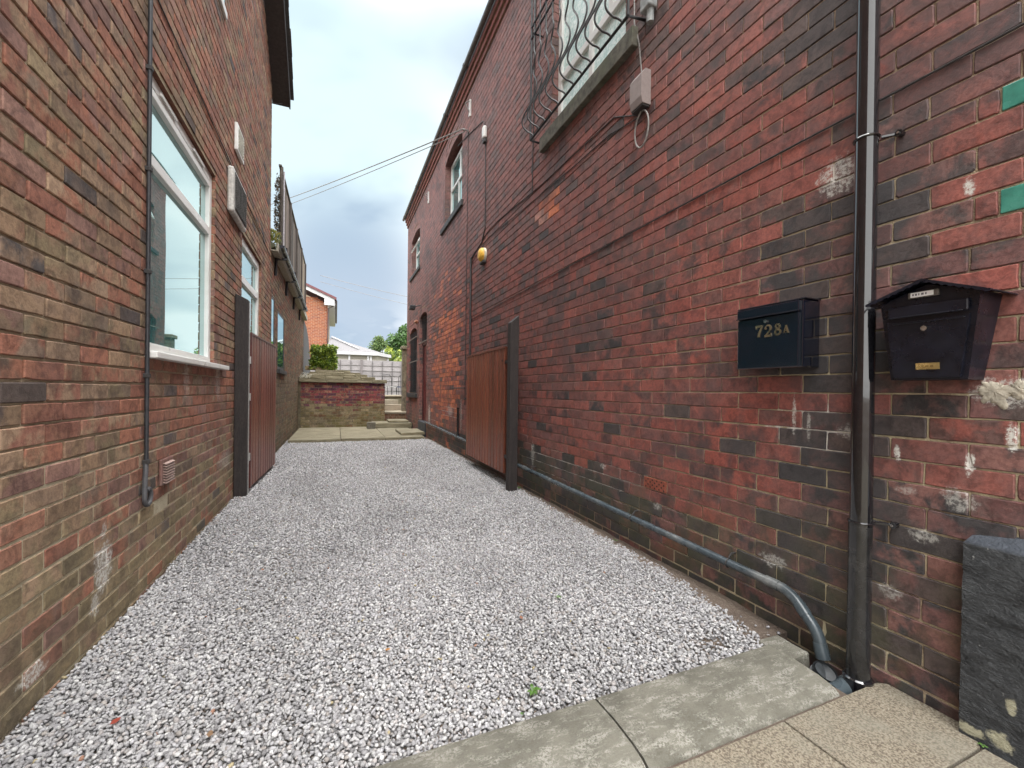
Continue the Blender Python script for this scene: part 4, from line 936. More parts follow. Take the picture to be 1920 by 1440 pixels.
# verge soffit, bargeboard and roof
rk = math.atan(RK)
def rake_box(q, x0, x1, ya, yb, o0, o1):
    for s_, (y0, y1) in ((1, (ya, 3.6)), (-1, (3.6, yb))):
        za, zb_ = rake(y0) if y0 <= 7.8 else 5.97-(y0-7.8)*RK, rake(y1)
        if s_ == -1: za, zb_ = rake(3.6), 5.97+4.2*RK-(3.6-y1)*RK
        q.add([(x, y, z+o) for (y, z) in ((y0, za), (y1, zb_)) for x in (x0, x1) for o in (o0, o1)], [(0, 1, 3, 2), (4, 6, 7, 5), (0, 4, 5, 1), (2, 3, 7, 6), (0, 2, 6, 4), (1, 5, 7, 3)])
m_fas = simple('dark_brown_fascia', (.028, .022, .020), .5)
q = MB(); rake_box(q, XL-.02, -.765, 8.0, -.6, .0, .03); q.build('soffit', m_fas, bl_)
q = MB(); rake_box(q, -.765, -.745, 8.01, -.6, -.012, .17); q.build('bargeboard', m_fas, bl_)
m_tile = simple('dark_concrete_tile', (.050, .047, .045), .8, bmp=.5, bscale=30)
q = MB(); rake_box(q, -7.2, -.76, 8.02, -.6, .171, .19)
for k in range(20):
    y0 = 8.05-k*.24; z0 = 5.97+(7.8-y0)*RK+.19
    for x in (-.70,):
        q.add([(XX, yy, zz) for (yy, zz) in ((y0, z0+.0), (y0-.26, z0+.26*RK+.0)) for XX in (-1.4, x+.006*((k*7) % 3)) for zz in (zz-.012, zz+.028)], [(0, 1, 3, 2), (4, 6, 7, 5), (0, 4, 5, 1), (2, 3, 7, 6), (0, 2, 6, 4), (1, 5, 7, 3)])
q.build('roof', m_tile, bl_)
q = MB(); q.tube([(XL, 7.82, 5.72), (XL+.07, 7.9, 5.77), (XL+.13, 7.97, 5.84)], .007, 6); q.build('cable_hook', m_cable, bl_)
# first-floor window edge near the top of the picture
q = MB(); q.bbox(XL-.03, XL+.02, 3.9, 4.72, 4.57, 4.64, .006)
q.build('window_sill', m_white, bl_)
q = MB(); q.box(XL-.004, XL+.004, 3.95, 4.68, 4.64, 5.7); q.build('upper_window', m_glass, bl_)
# vents on the wall
vt = thing('wall_vent', 'square white vent cover high on the left brown brick wall', 'vent', (XL, 5.3, 3.6), group='vents on the left wall')
q = MB(); q.bbox(XL, XL+.03, 5.15, 5.49, 3.60, 3.88, .006); q.build('frame', m_white, vt)
q = MB()
for k in range(8): q.box(XL+.03, XL+.036, 5.19, 5.45, 3.63+k*.029, 3.645+k*.029)
q.build('louvre', simple('cream', (.5, .49, .42), .6), vt)
ex = thing('extractor_cowl', 'large grey dirty extractor vent cover beside the near left window top', 'vent', (XL, 5.2, 2.9))
q = MB(); q.bbox(XL, XL+.055, 4.86, 5.50, 2.86, 3.30, .018); q.build('housing', simple('off_white_plastic', (.50, .49, .46), .5, dirt=(.2, .19, .17)), ex)
q = MB(); q.bbox(XL+.055, XL+.062, 4.91, 5.45, 2.90, 3.26, .003)
for k in range(14): q.box(XL+.062, XL+.069, 4.92, 5.44, 2.915+k*.024, 2.925+k*.024)
q.build('louvre', simple('sooty_grey_plastic', (.10, .10, .095), .8, var=.5, nscale=12), ex)
ve = thing('wall_vent', 'small brown plastic louvred vent low on the left wall by the hooked cable', 'vent', (XL, 3.3, .6), group='vents on the left wall')
m_bvent = simple('brown_plastic', (.17, .085, .07), .5, dirt=(.25, .2, .17))
q = MB(); q.bbox(XL, XL+.018, 3.205, 3.40, .545, .705, .006); q.build('frame', m_bvent, ve)
q = MB()
for k in range(8): zz = .562+k*.0165; q.add([(XL+.018, 3.225, zz), (XL+.018, 3.38, zz), (XL+.034, 3.38, zz-.006), (XL+.034, 3.225, zz-.006), (XL+.018, 3.225, zz+.004), (XL+.018, 3.38, zz+.004), (XL+.034, 3.38, zz-.003), (XL+.034, 3.225, zz-.003)], [(0, 1, 2, 3), (4, 7, 6, 5), (2, 6, 7, 3), (0, 3, 7, 4), (1, 5, 6, 2)])
q.build('louvre', simple('pale_brown_plastic', (.34, .24, .21), .5), ve)
q = MB(); q.box(XL-.04, XL-.035, 3.145, 3.365, .388, .462); q.build('air_brick', simple('vent_recess', (.11, .04, .03), .9), bl_)
# conduit with hooked end
cd_ = thing('cable_conduit', 'dark grey conduit running down the left wall ending in a looped hook', 'conduit', (XL+.02, 2.98, .45))
q = MB(); q.tube([(XL+.016, 2.975, z) for z in (.74, 1.5, 2.4, 4.6)], .0105, 10); q.build('pipe_run', simple('dark_conduit', (.028, .03, .035), .45), cd_, smooth=True)
lp = [(XL+.014, 2.975, .74), (XL+.016, 2.968, .68), (XL+.016, 2.955, .60)]+[(XL+.018, 2.992+.042*math.cos(a), .53+.045*math.sin(a)) for a in [math.pi-.3+math.pi*1.75*i/16 for i in range(17)]]
q = MB(); q.tube(lp, .0125, 8); q.build('looped_end', simple('grey_cable_sheath', (.07, .07, .075), .6), cd_, smooth=True)
for zz in (2.92, 2.36, 1.79, 1.21, .73, 3.5):
    q = MB(); q.bbox(XL, XL+.030, 2.961, 2.989, zz-.012, zz+.012, .003); q.build('clip', m_cable, cd_)
cable('long thin dark cable sloping along the upper left brown brick wall', [(XL+.006, 2.2, 3.42), (XL+.006, 3.3, 3.41), (XL+.006, 5.0, 3.36), (XL+.006, 7.75, 3.24)], .0045, seed=12)

# ---- lower rear building on the left
bl2 = thing('rear_brick_extension', 'lower dingy brick extension beyond the tall building on the left', 'building', (-4, 12, 0))
OP2 = [(7.98, 8.36, 1.50, 2.68), (8.80, 9.85, 1.50, 2.58)]
def open_l2(b0, b1): return [(o[0], o[1]) for o in OP2 if b1 > o[2]+.02 and b0 < o[3]-.02]
MB_L2 = brick_mat('dingy_brick_rear', rough=.9, green=(-.2, 2.2, .65, (.075, .07, .035)), spec=.2, sootamt=.45, soot=(.10, .085, .07), bscale=.8)
MM_L2 = mortar_mat('mortar_rear', (.18, .16, .12), (.28, .25, .19), dark=(.10, .085, .065))
q = MB()
bricks(q, (XL, 0, 0), (0, 1, 0), (0, 0, 1), (1, 0, 0), 7.8, 15.4, -.08, 3.42, L_L, CH_L, .0095, .007, col_left, open_l2, pu=2.5, pv=PV_L, seed=23, simple_=True)
rect_face(q, (XL, 0, 0), (0, 1, 0), (0, 0, 1), (1, 0, 0), rects_minus(7.8, 15.4, -.1, 3.45, OP2), -.005)
q.box(-6.5, XL-.3, 7.9, 15.3, -.1, 3.45, 1); q.box(-6.5, XL-.006, 15.3, 15.395, -.1, 3.45, 1)
for o in OP2:
    for yy in o[:2]: q.add([(XL-.001, yy, o[2]), (XL-.2, yy, o[2]), (XL-.2, yy, o[3]), (XL-.001, yy, o[3])], [(0, 1, 2, 3)], 0, (.1, .07, .05))
    q.add([(XL-.001, o[0], o[3]), (XL-.001, o[1], o[3]), (XL-.24, o[1], o[3]), (XL-.24, o[0], o[3])], [(0, 1, 2, 3)], 0, (.1, .06, .05))
    q.add([(XL-.001, o[0], o[2]), (XL-.001, o[1], o[2]), (XL-.24, o[1], o[2]), (XL-.24, o[0], o[2])], [(0, 1, 2, 3)], 0, (.1, .06, .05))
q.build('wall', [MB_L2, MM_L2], bl2, colors=True)
m_dfr = simple('dark_window_frame', (.035, .035, .037), .5)
window(bl2, -1, 7.98, 8.36, 1.50, 2.68, XL, .004, .04, depth=.012, pane=m_glass, frame=m_dfr)
window(bl2, -1, 8.80, 9.85, 1.50, 2.58, XL, .004, .05, depth=.012, pane=m_glass, frame=m_dfr, sill=(8.75, 9.95, 1.42, 1.495, .05, m_sillb))
q = MB(); q.prism([(XL+.05, 3.44), (XL-.02, 3.40), (XL-.02, 3.46), (-4, 4.4), (-6.6, 3.4), (-6.6, 3.5), (-4, 4.5), (XL+.05, 3.49)], 1, 7.85, 15.6); q.build('roof', simple('mossy_roof', (.08, .08, .05), .9, dirt=(.10, .12, .03), bmp=.6), bl2)
q = MB(); q.box(XL-.01, XL+.10, 7.85, 15.55, 3.37, 3.385); q.box(XL+.08, XL+.10, 7.85, 15.55, 3.386, 3.50); q.build('soffit', simple('pale_fascia', (.34, .32, .26), .8, var=.3), bl2)
q = MB(); q.prism([(XL+.145+.04*math.cos(a), 3.49+.04*math.sin(a)) for a in [math.pi+math.pi*i/8 for i in range(9)]]+[(XL+.185, 3.50), (XL+.105, 3.50)], 1, 7.95, 14.2); q.build('gutter', m_blackm, bl2)
# timber screen on top of the extension
sc = thing('timber_screen', 'tall weathered timber screen standing on the rear extension roof edge', 'screen fence', (-.96, 12, 3.6))
rg = random.Random(4); yy = 8.72; k = 0
while yy < 15.2:
    w_ = .14; v = rg.choice((.45, .7, 1., 1.3, 1.7))*rg.uniform(.9, 1.1); q = MB(); tb_ = 5.06+.03*rg.random()
    q.box(-.975, -.955, yy, yy+w_-.008, 3.62, tb_, 0, (v, v*rg.uniform(.88, 1), v*rg.uniform(.8, 1))); q.build('board', m_screen, sc, colors=True); yy += w_
for yy in (8.70, 10.3, 11.9, 13.5, 15.15):
    q = MB(); q.box(-.952, -.915, yy-.03, yy+.03, 3.58, 5.12, 0, (.55, .55, .6)); q.build('post', m_screen, sc, colors=True)
q = MB(); q.box(-.985, -.935, 8.66, 15.2, 5.121, 5.15, 0, (.5, .5, .5)); q.build('top_rail', m_screen, sc, colors=True)
q = MB(); q.tube([(-.90, 8.71, 3.5), (-.90, 8.71, 5.05)], .012, 6); q.build('steel_rod', simple('pale_steel', (.45, .43, .46), .5), sc)
# Z-shaped support brackets below the gutter
for k, yy in enumerate((8.25, 9.95, 11.6, 13.35)):
    q = MB(); q.tube([(XL+.15, yy+.25, 3.62), (XL+.15, yy+.25, 3.42), (XL+.03, yy, 3.34), (XL+.02, yy, 3.06)], .026, 6); q.build('support_bracket', m_iron, sc)
# moss and ivy tuft at the near end of the extension roof
def leaf_mass(name, label, cat, center, rad, n, size, cols, seed, parent=None, flat=0, shape=None):
    rg = np.random.RandomState(seed); q = MB()
    for i in range(n):
        while True:
            v = rg.uniform(-1, 1, 3)
            if shape == 'box':
                if max(abs(v)) > .30 and v[2] < .72+.25*sn(v[0]*3, v[1]*3, seed) and abs(v[0]) < .8+.2*sn(v[2]*4, v[1]*2, 7): break
            elif np.dot(v, v) < 1 and rg.rand() < np.dot(v, v)+.12: break
        k = 1+.22*sn(v[0]*2+seed, v[1]*2, v[2]*2)
        c = Vector((center[0]+v[0]*rad[0]*k, center[1]+v[1]*rad[1]*k, center[2]+v[2]*rad[2]*k))
        u = Vector(rg.normal(size=3)).normalized(); w_ = u.orthogonal().normalized(); w_.rotate(Matrix.Rotation(rg.uniform(0, 6.28), 3, u)); t = u.cross(w_)
        s = size*rg.uniform(.6, 1.35); cl = cols[rg.randint(len(cols))]; f = rg.uniform(.75, 1.25)
        cl = tuple(x*f for x in cl)
        q.add([c-w_*s, c+t*s*.42+u*s*.1, c+w_*s, c-t*s*.42+u*s*.1], [(0, 1, 2, 3)], 0, cl)
    return q.build(name, m_leaf, parent, colors=True)
m_leaf, nt, p = material('leaves'); A = N(nt, 'ShaderNodeAttribute', attribute_name='c1').outputs['Color']
nt.links.new(A, p.inputs['Base Color']); p.inputs['Roughness'].default_value = .5
tr = N(nt, 'ShaderNodeBsdfTranslucent'); nt.links.new(A, tr.inputs[0]); mx = N(nt, 'ShaderNodeMixShader'); mx.inputs[0].default_value = .35
nt.links.new(p.outputs[0], mx.inputs[1]); nt.links.new(tr.outputs[0], mx.inputs[2]); nt.links.new(mx.outputs[0], nt.nodes['Material Output'].inputs[0])
o = leaf_mass('roof_plant', 0, 0, (-1.02, 8.35, 3.72), (.12, .25, .14), 260, .035, [(.16, .17, .03), (.10, .12, .03), (.22, .2, .06)], 4); tag(o, 'small mossy plant growing at the near end of the extension gutter', 'plant')
o = leaf_mass('dead_creeper', 0, 0, (-.995, 8.66, 4.35), (.05, .07, .62), 420, .03, [(.10, .08, .06), (.14, .11, .08), (.07, .06, .05)], 6); tag(o, 'dry brown creeper clinging to the near edge of the timber screen', 'plant')
# rendered garden wall beyond
q = MB(); q.prism([(15.42, -.1), (19.5, -.1), (19.5, 2.0), (19.0, 2.55), (18.0, 3.05), (16.8, 3.32), (15.42, 3.4)], 0, XL-.25, XL-.0, 0)
tag(q.build('rendered_wall', simple('dark_grey_render', (.085, .08, .082), .9, bmp=.4, bscale=20), loc=(XL, 17, 0)), 'dark grey rendered wall with a sloping top beyond the brick extension', 'wall')

# ================================================================== KERB + PAVING
m_kerb, nt, p = material('old_kerb_stone'); oc = objco(nt)
a_ = NOI(nt, oc, 7, 6, .65, .3); b_ = NOI(nt, oc, 120, 5, .7); c_ = NOI(nt, VM(nt, 'MULTIPLY', oc, (1, 3, 1)), 9, 7, .75, .4)
c = MIX(nt, SM(nt, a_, .35, .65), (.085, .080, .062, 1), (.130, .122, .098, 1)); c = MIX(nt, M(nt, 'MULTIPLY', SM(nt, c_, .46, .64, .08, .75), SM(nt, b_, .42, .54)), c, (.32, .31, .275, 1)); c = MIX(nt, SM(nt, b_, .5, .75, 0, .5), c, (.05, .05, .035, 1))
nt.links.new(c, p.inputs['Base Color']); p.inputs['Roughness'].default_value = .85; bump(nt, p, M(nt, 'ADD', b_, M(nt, 'MULTIPLY', a_, .6)), .5, .006)
m_flag, nt, p = material('textured_flag'); oc = objco(nt)
a_ = NOI(nt, oc, 130, 4, .6); b_ = NOI(nt, oc, 260, 3, .6); c_ = NOI(nt, oc, 4, 5, .6)
c = MIX(nt, SM(nt, a_, .38, .60), (.10, .078, .055, 1), (.235, .205, .155, 1)); c = MIX(nt, SM(nt, b_, .58, .72, 0, .8), c, (.36, .33, .25, 1)); c = MIX(nt, SM(nt, c_, .42, .66, 0, .55), c, (.19, .18, .145, 1))
nt.links.new(c, p.inputs['Base Color']); p.inputs['Roughness'].default_value = .9; bump(nt, p, M(nt, 'ADD', a_, b_), .6, .004)
def kerb(label, x0, x1, seed):
    # sloping pavior kerb: flat top at gravel side, rounded fall toward pavement
    rg = random.Random(seed); n = 24; prof = [(1.345, -.08), (1.345, .005), (1.335, .014), (1.22, .018), (1.12, .012), (1.07, .002), (1.045, -.012), (1.034, -.03), (1.032, -.08)]
    q = MB(); vs = []
    for i in range(n+1):
        x = x0+(x1-x0)*i/n
        for k, (y, z) in enumerate(prof): e = .003*sn(x*11+seed, k*2.) ; vs.append((x+(.004*sn(k*1.3, seed) if i in (0, n) else 0), y+e+.002*sn(x*40, k), z+e*.7))
    m_ = len(prof); fs = [(i*m_+k, (i+1)*m_+k, (i+1)*m_+k+1, i*m_+k+1) for i in range(n) for k in range(m_-1)]+[tuple(range(m_)), tuple(n*m_+k for k in range(m_))[::-1]]
    q.add(vs, fs); o = q.build('kerb_stone', m_kerb, smooth=True, loc=((x0+x1)/2, 1.19, 0)); return tag(o, label, 'kerb stone', 'kerb stones across the alley mouth')
kerb('worn kerb stone at the right, ending at the drain hole', .905, 1.825, 2); kerb('worn kerb stone left of the joint, lichen-speckled', -.02, .897, 5); kerb('kerb stone against the foot of the left wall outside the frame', -.95, -.03, 7)
q = MB(); q.bbox(1.835, 1.965, 1.24, 1.40, -.12, .0, .012, jit=.004, rng=random.Random(2)); tag(q.build('concrete_block', m_kerb, loc=(1.9, 1.3, -.1)), 'rough concrete lump beside the elbow of the waste pipe', 'block')
FL = [(1.485, 2.062, .705, 1.022, 'textured concrete flag touching the foot of the drainpipe', 'touch'), (.90, 1.477, .705, 1.022, 'textured concrete flag below the kerb joint at the bottom edge', ''), (.30, .892, .705, 1.022, 'textured flag left of the kerb joint below the picture edge', ''),
      (1.785, 1.985, .40, .697, 'textured flag at the bottom right corner beside the black plinth', ''), (1.19, 1.777, .40, .697, 'textured flag in the second row out of frame', '')]
FL += [(-.30, .292, .705, 1.022, 'textured flag nearest the left wall behind the kerb out of frame', ''), (-.95, -.308, .705, 1.022, 'textured flag against the left wall out of frame', '')]
for (x0, x1, y0, y1, lb_, _) in FL:
    q = MB()
    if x1 > 2.05: q.prism([(x0, y0), (1.982, y0), (2.062, y0+.05), (2.062, 1.0), (2.03, y1), (x0, y1)], 2, -.06, -.008)
    else: q.bbox(x0, x1, y0, y1, -.06, -.008, .003)
    o = q.build('paving_flag', m_flag, loc=(x0, y0, -.01)); md = o.modifiers.new('b', 'BEVEL'); md.width = .003; md.segments = 2
    tag(o, lb_, 'paving flag', 'textured concrete flags at the alley mouth')
q = MB(); q.box(-3, 6, -6, .39, -.05, -.012); q.box(-3, 1.182, .39, .697, -.05, -.0125); o = q.build('pavement', m_flag); struct(o)

# weeds, leaves, litter on the gravel
def weed(label, x, y, n, s, seed, z=.006):
    rg = random.Random(seed); q = MB()
    for i in range(n):
        a = 6.28*i/n+rg.uniform(-.4, .4); l = s*rg.uniform(.6, 1.2); t = Vector((math.cos(a), math.sin(a), 0)); sd_ = Vector((-t.y, t.x, 0)); c = Vector((x, y, z))
        g_ = rg.uniform(.7, 1.3); col = (.09*g_, .19*g_, .035*g_)
        ps = [c, c+t*l*.45+sd_*l*.22+Vector((0, 0, l*.45)), c+t*l*.95+sd_*l*.08+Vector((0, 0, l*.4)), c+t*l+Vector((0, 0, l*.32)), c+t*l*.95-sd_*l*.08+Vector((0, 0, l*.4)), c+t*l*.45-sd_*l*.22+Vector((0, 0, l*.45))]
        q.add(ps, [(0, 1, 5), (1, 2, 4, 5), (2, 3, 4)], 0, col)
    return tag(q.build('weed', m_leaf, colors=True, loc=(x, y, 0)), label, 'weed')
weed('bright green leafy weed growing in the gravel near the kerb joint', .70, 1.455, 11, .030, 1, .008)
weed('tiny green weed growing between flags beside the black plinth', 1.985, .70, 8, .012, 3, -.005)
weed('small faint weed where the gravel meets the right wall soil', 2.0, 2.72, 7, .022, 4); weed('small yellowish weed in the middle of the gravel', 1.15, 2.08, 7, .018, 5); weed('pale weed tuft at the far right gravel edge by the pipe', 2.0, 4.6, 9, .03, 6)
weed('tiny weed sprouting where kerb and gravel meet', .62, 1.375, 6, .012, 9)
def deadleaf(label, x, y, s, col, seed):
    rg = random.Random(seed); q = MB(); a = rg.uniform(0, 6.28); t = Vector((math.cos(a), math.sin(a), .1)); sd_ = Vector((-t.y, t.x, .15)); c = Vector((x, y, .016))
    q.add([c-t*s, c-t*s*.2+sd_*s*.7, c+t*s*.7+sd_*s*.4, c+t*s, c+t*s*.5-sd_*s*.5, c-t*s*.3-sd_*s*.6], [(0, 1, 2, 3, 4, 5)], 0, col)
    tag(q.build('fallen_leaf', m_leaf, colors=True, loc=(x, y, .01)), label, 'leaf', 'fallen leaves on the gravel')
deadleaf('dark red fallen leaf on the gravel near the left wall foot', -.68, 1.84, .016, (.28, .05, .03), 1)
deadleaf('orange-brown fallen leaf lying in the middle of the gravel', .22, 1.92, .012, (.38, .18, .06), 2)
deadleaf('brown fallen leaf at the bottom of the gravel left of centre', -.37, 1.66, .014, (.22, .13, .07), 3)
deadleaf('reddish twig-like leaf on the gravel right of centre', .87, 1.95, .014, (.30, .14, .09), 4)
deadleaf('tan fallen leaf close to the left wall', -.45, 2.55, .016, (.45, .33, .16), 5)

# ================================================================== FAR END
m_stone, nt, p = material('sandstone_slab'); oc = objco(nt); a_ = NOI(nt, VM(nt, 'MULTIPLY', oc, (1, 2.5, 6)), 3, 6, .65, .4); b_ = NOI(nt, oc, 30, 5, .7)
c = MIX(nt, SM(nt, a_, .35, .65), (.13, .112, .068, 1), (.23, .20, .135, 1)); c = MIX(nt, SM(nt, b_, .5, .72, 0, .5), c, (.12, .115, .06, 1))
nt.links.new(c, p.inputs['Base Color']); p.inputs['Roughness'].default_value = .85; bump(nt, p, M(nt, 'ADD', a_, b_), .6, .012)
m_buff, nt, p = material('buff_stone'); oc = objco(nt); b_ = NOI(nt, oc, 8, 6, .7)
nt.links.new(MIX(nt, b_, (.22, .18, .12, 1), (.42, .37, .29, 1)), p.inputs['Base Color']); p.inputs['Roughness'].default_value = .9; bump(nt, p, b_, .6, .012)
rg = random.Random(8)
sl = [(-.93, .105, 10.06, 13.2, 'left of three large stone flags before the retaining wall'), (.115, 1.045, 10.06, 13.15, 'middle of three large stone flags before the retaining wall'), (1.055, 1.93, 10.04, 12.5, 'right of three large stone flags before the retaining wall')]
for (x0, x1, y0, y1, lb_) in sl:
    q = MB(); q.bbox(x0, x1, y0, y1, -.02, .055, .012, jit=.006, rng=rg); tag(q.build('stone_flag', m_stone, loc=((x0+x1)/2, y0, 0)), lb_, 'stone flag', 'large stone flags at the far end')
q = MB(); q.bbox(1.45, 2.02, 10.45, 11.5, .057, .115, .01, jit=.006, rng=rg); tag(q.build('loose_slab', m_stone, loc=(1.7, 11, .06)), 'loose thin stone slab lying in front of the doorway step', 'slab')
# retaining wall
rw_ = thing('retaining_wall', 'mossy purple-red brick retaining wall across the far end of the alley', 'wall', (.2, 13.5, .05))
MAG = [(.20, .045, .060), (.15, .050, .085), (.23, .065, .065), (.12, .055, .075)]
def col_rt(u, v, r):
    t = max(0, min(1, (v-.55)/.35+.5*sn(u*1.2, v*2)))
    a = pick(r, MAG if r.random() < t else OLV+[(.17, .13, .06), (.20, .11, .06)]); b = pick(r, MAG+LRED if r.random() < t else OLV); k = r.uniform(.7, 1.25)
    return tuple(x*k for x in a), tuple(x*k for x in b)
MB_T = brick_mat('mossy_retaining_brick', rough=.9, green=(-.1, 1.1, .75, (.12, .105, .04)), spec=.2, sootamt=.4)
MM_T = mortar_mat('mortar_retaining', (.13, .11, .07), (.22, .19, .13), dark=(.07, .06, .045))
q = MB()
bricks(q, (0, 13.5, 0), (1, 0, 0), (0, 0, 1), (0, -1, 0), -.93, 1.37, .02, 1.33, .23, .077, .010, .012, col_rt, pv=.02, seed=41, jit=.005)
bricks(q, (1.38, 13.5, 0), (0, 1, 0), (0, 0, 1), (1, 0, 0), 0, 2.2, .02, 1.33, .23, .077, .010, .012, col_rt, pv=.02, seed=42, jit=.005)
q.box(-.985, 1.372, 13.508, 15.7, 0, 1.335, 1); q.build('wall', [MB_T, MM_T], rw_, colors=True)
q = MB(); xx = -.97
for w_ in (.72, .85, .42, .42): q.bbox(xx, min(xx+w_-.008, 1.44), 13.42, 13.86, 1.338, 1.432, .012, jit=.006, rng=rg); xx += w_
q.build('coping', m_stone, rw_)
tiers = [(-.97, 1.12, 13.80, 1.434, 1.52), (-.80, .90, 14.1, 1.522, 1.60), (-.75, .72, 14.4, 1.602, 1.665), (-.6, .42, 14.65, 1.667, 1.74)]
for k, (x0, x1, y0, z0, z1) in enumerate(tiers):
    q = MB(); xx = x0
    while xx < x1-.1: w_ = rg.uniform(.4, .75); q.bbox(xx, min(xx+w_-.006, x1), y0, 15.6, z0, z1, .01, jit=.006, rng=rg); xx += w_
    q.build('stone_tier', m_stone, rw_)
q = MB(); q.bbox(-.90, -.02, 14.80, 15.2, 1.742, 1.86, .01); pb = tag(q.build('planter', simple('planter_wood', (.27, .21, .12), .9, bmp=.4), loc=(-.4, 14.95, 1.74)), 'low pale planter box holding the hedge on the terrace', 'planter')
bu = thing('hedge_bush', 'bright yellow-green laurel bush on the terrace above the retaining wall', 'bush', (-.4, 15, 1.8))
q = MB(); q.tube([(-.4, 15.0, 1.75), (-.38, 15.0, 2.1), (-.35, 15.0, 2.4)], [.03, .025, .012], 6)
for a in range(6): q.tube([(-.39, 15, 1.9), (-.39+.3*math.cos(a), 15+.2*math.sin(a), 2.25)], [.015, .006], 5)
q.build('stem', simple('bark', (.10, .075, .05), .9), bu)
leaf_mass('foliage', 0, 0, (-.38, 15.05, 2.20), (.46, .34, .42), 6500, .045, [(.22, .30, .03), (.10, .17, .02), (.32, .38, .06), (.05, .09, .015), (.15, .22, .025)], 11, bu, shape='box')
pr = thing('prunings_heap', 'small tangle of pale cut stems at the left end of the wall top', 'prunings', (-.9, 13.6, 1.45))
q = MB(); r3 = random.Random(3)
for i in range(26):
    a = Vector((-.88+r3.uniform(-.08, .18), 13.62+r3.uniform(-.15, .15), 1.45)); b = a+Vector((r3.uniform(-.12, .16), r3.uniform(-.1, .1), r3.uniform(.02, .17))); q.tube([a, (a+b)/2+Vector((0, 0, .04)), b], .006, 4)
q.build('stems', simple('pale_stem', (.42, .40, .33), .8), pr)
# steps in the passage
q = MB(); q.bbox(.98, 2.04, 12.55, 13.46, .0, .19, .015, jit=.008, rng=rg); tag(q.build('stone_step', m_stone, loc=(1.5, 13, 0)), 'long dark stone step beside the retaining wall foot', 'step')
q = MB(); q.bbox(.80, 1.02, 12.30, 12.54, .056, .235, .015, jit=.008, rng=rg); tag(q.build('stone_block', simple('dark_stone', (.10, .09, .07), .9, bmp=.6), loc=(.9, 12.4, .05)), 'small dark stone block standing by the retaining wall corner', 'block')
q = MB(); q.bbox(1.42, 1.98, 12.75, 13.40, .192, .25, .012, jit=.006, rng=rg); tag(q.build('step_slab', m_stone, loc=(1.7, 13, .19)), 'flat stone slab resting on the long dark step', 'slab')
q = MB(); q.bbox(1.40, 2.6, 13.95, 15.3, .0, .40, .015, jit=.006, rng=rg)
bs = thing('brick_step', 'low red brick step with pale stone nosing past the retaining wall', 'step', (1.9, 14, 0))
q = MB(); bricks(q, (0, 13.9, 0), (1, 0, 0), (0, 0, 1), (0, -1, 0), 1.39, 2.9, .15, .385, .115, .077, .012, .01, lambda u, v, r: (pick(r, LRED+PINK),)*2, pv=.15, seed=4, simple_=True); q.box(1.385, 2.9, 13.909, 15.6, 0, .384, 1); q.build('riser', [MB_L2, MM_R], bs, colors=True)
q = MB(); q.bbox(1.385, 2.9, 13.88, 14.6, .387, .45, .012, jit=.006, rng=rg); q.build('nosing', m_buff, bs)
q = MB(); q.bbox(1.385, 4.5, 15.3, 15.8, .0, .62, .02, jit=.01, rng=rg); tag(q.build('stone_ledge', m_buff, loc=(2, 15.5, 0)), 'pale buff stone ledge, lower of the two terrace ledges in the passage', 'ledge')
q = MB(); q.bbox(1.385, 2.15, 16.3, 16.6, .0, .77, .02, jit=.01, rng=rg); tag(q.build('stone_ledge', m_buff, loc=(1.8, 16.5, 0)), 'short buff stone wall piece between ledge and coped terrace wall', 'ledge')
tw = thing('terrace_wall', 'low stone terrace wall with pale coping before the metal chairs', 'wall', (3, 17.1, 0))
q = MB(); q.bbox(1.3, 6.5, 17.0, 17.25, .0, .86, .01, jit=.01, rng=rg); q.build('wall', m_stone, tw); q = MB(); q.bbox(1.25, 6.5, 16.95, 17.32, .862, .935, .015, jit=.006, rng=rg); q.build('coping', m_buff, tw)
q = MB(); q.box(-6, 9, 17.26, 70, -.02, .80); q.box(-.98, 1.37, 15.71, 17.25, 0, 1.3); o = q.build('raised_garden', simple('garden_ground', (.12, .13, .07), .95)); struct(o)
# brick pier at the building corner base
pier = thing('garden_pier', 'narrow mossy brick pier at the far corner of the right building', 'pier', (2.0, 14.3, 0))
q = MB(); q.bbox(1.98, 2.3, 14.0, 14.3, 0, 2.45, .01); q.build('shaft', simple('mossy_pier', (.15, .12, .08), .9, var=.5, nscale=9, bmp=.6), pier); q = MB(); q.bbox(1.93, 2.35, 13.95, 14.35, 2.452, 2.55, .015); q.build('cap', m_stone, pier)
# garden chairs: two folding metal chairs
def chair(x, y, z, rz, label, seatcol):
    t = thing('garden_chair', label, 'chair', (x, y, z), group='metal garden chairs on the terrace'); t.rotation_euler[2] = rz
    def P(q, nm, m): 
        o = q.build(nm, m, None, smooth=False); o.parent = t; return o
    for sx in (-.2, .2):
        for (a, b) in (((sx, -.2, 0), (sx, -.18, .45)), ((sx, .2, 0), (sx, .2, .45))): P(MB().tube([a, b], .011, 6), 'leg', m_iron)
    q = MB()
    for k in range(6): q.box(-.21, .21, -.2+k*.07, -.15+k*.07, .45, .465)
    P(q, 'seat', seatcol)
    q = MB(); q.tube([(-.2, .2, .46), (-.2, .25, .9), (-.1, .26, .98), (.1, .26, .98), (.2, .25, .9), (.2, .2, .46)], .011, 6)
    for k in range(5): q.tube([(-.12+k*.06, .21, .48), (-.12+k*.06, .255, .95)], .006, 5)
    P(q, 'backrest', m_iron)
m_blue = simple('blue_paint', (.05, .09, .25), .5); m_wh = simple('white_metal', (.75, .75, .76), .5)
chair(2.05, 18.2, .80, .4, 'white slatted garden chair beside the fence post', m_wh); chair(2.6, 18.5, .80, -.3, 'blue-seated garden chair right of the white one', m_blue)
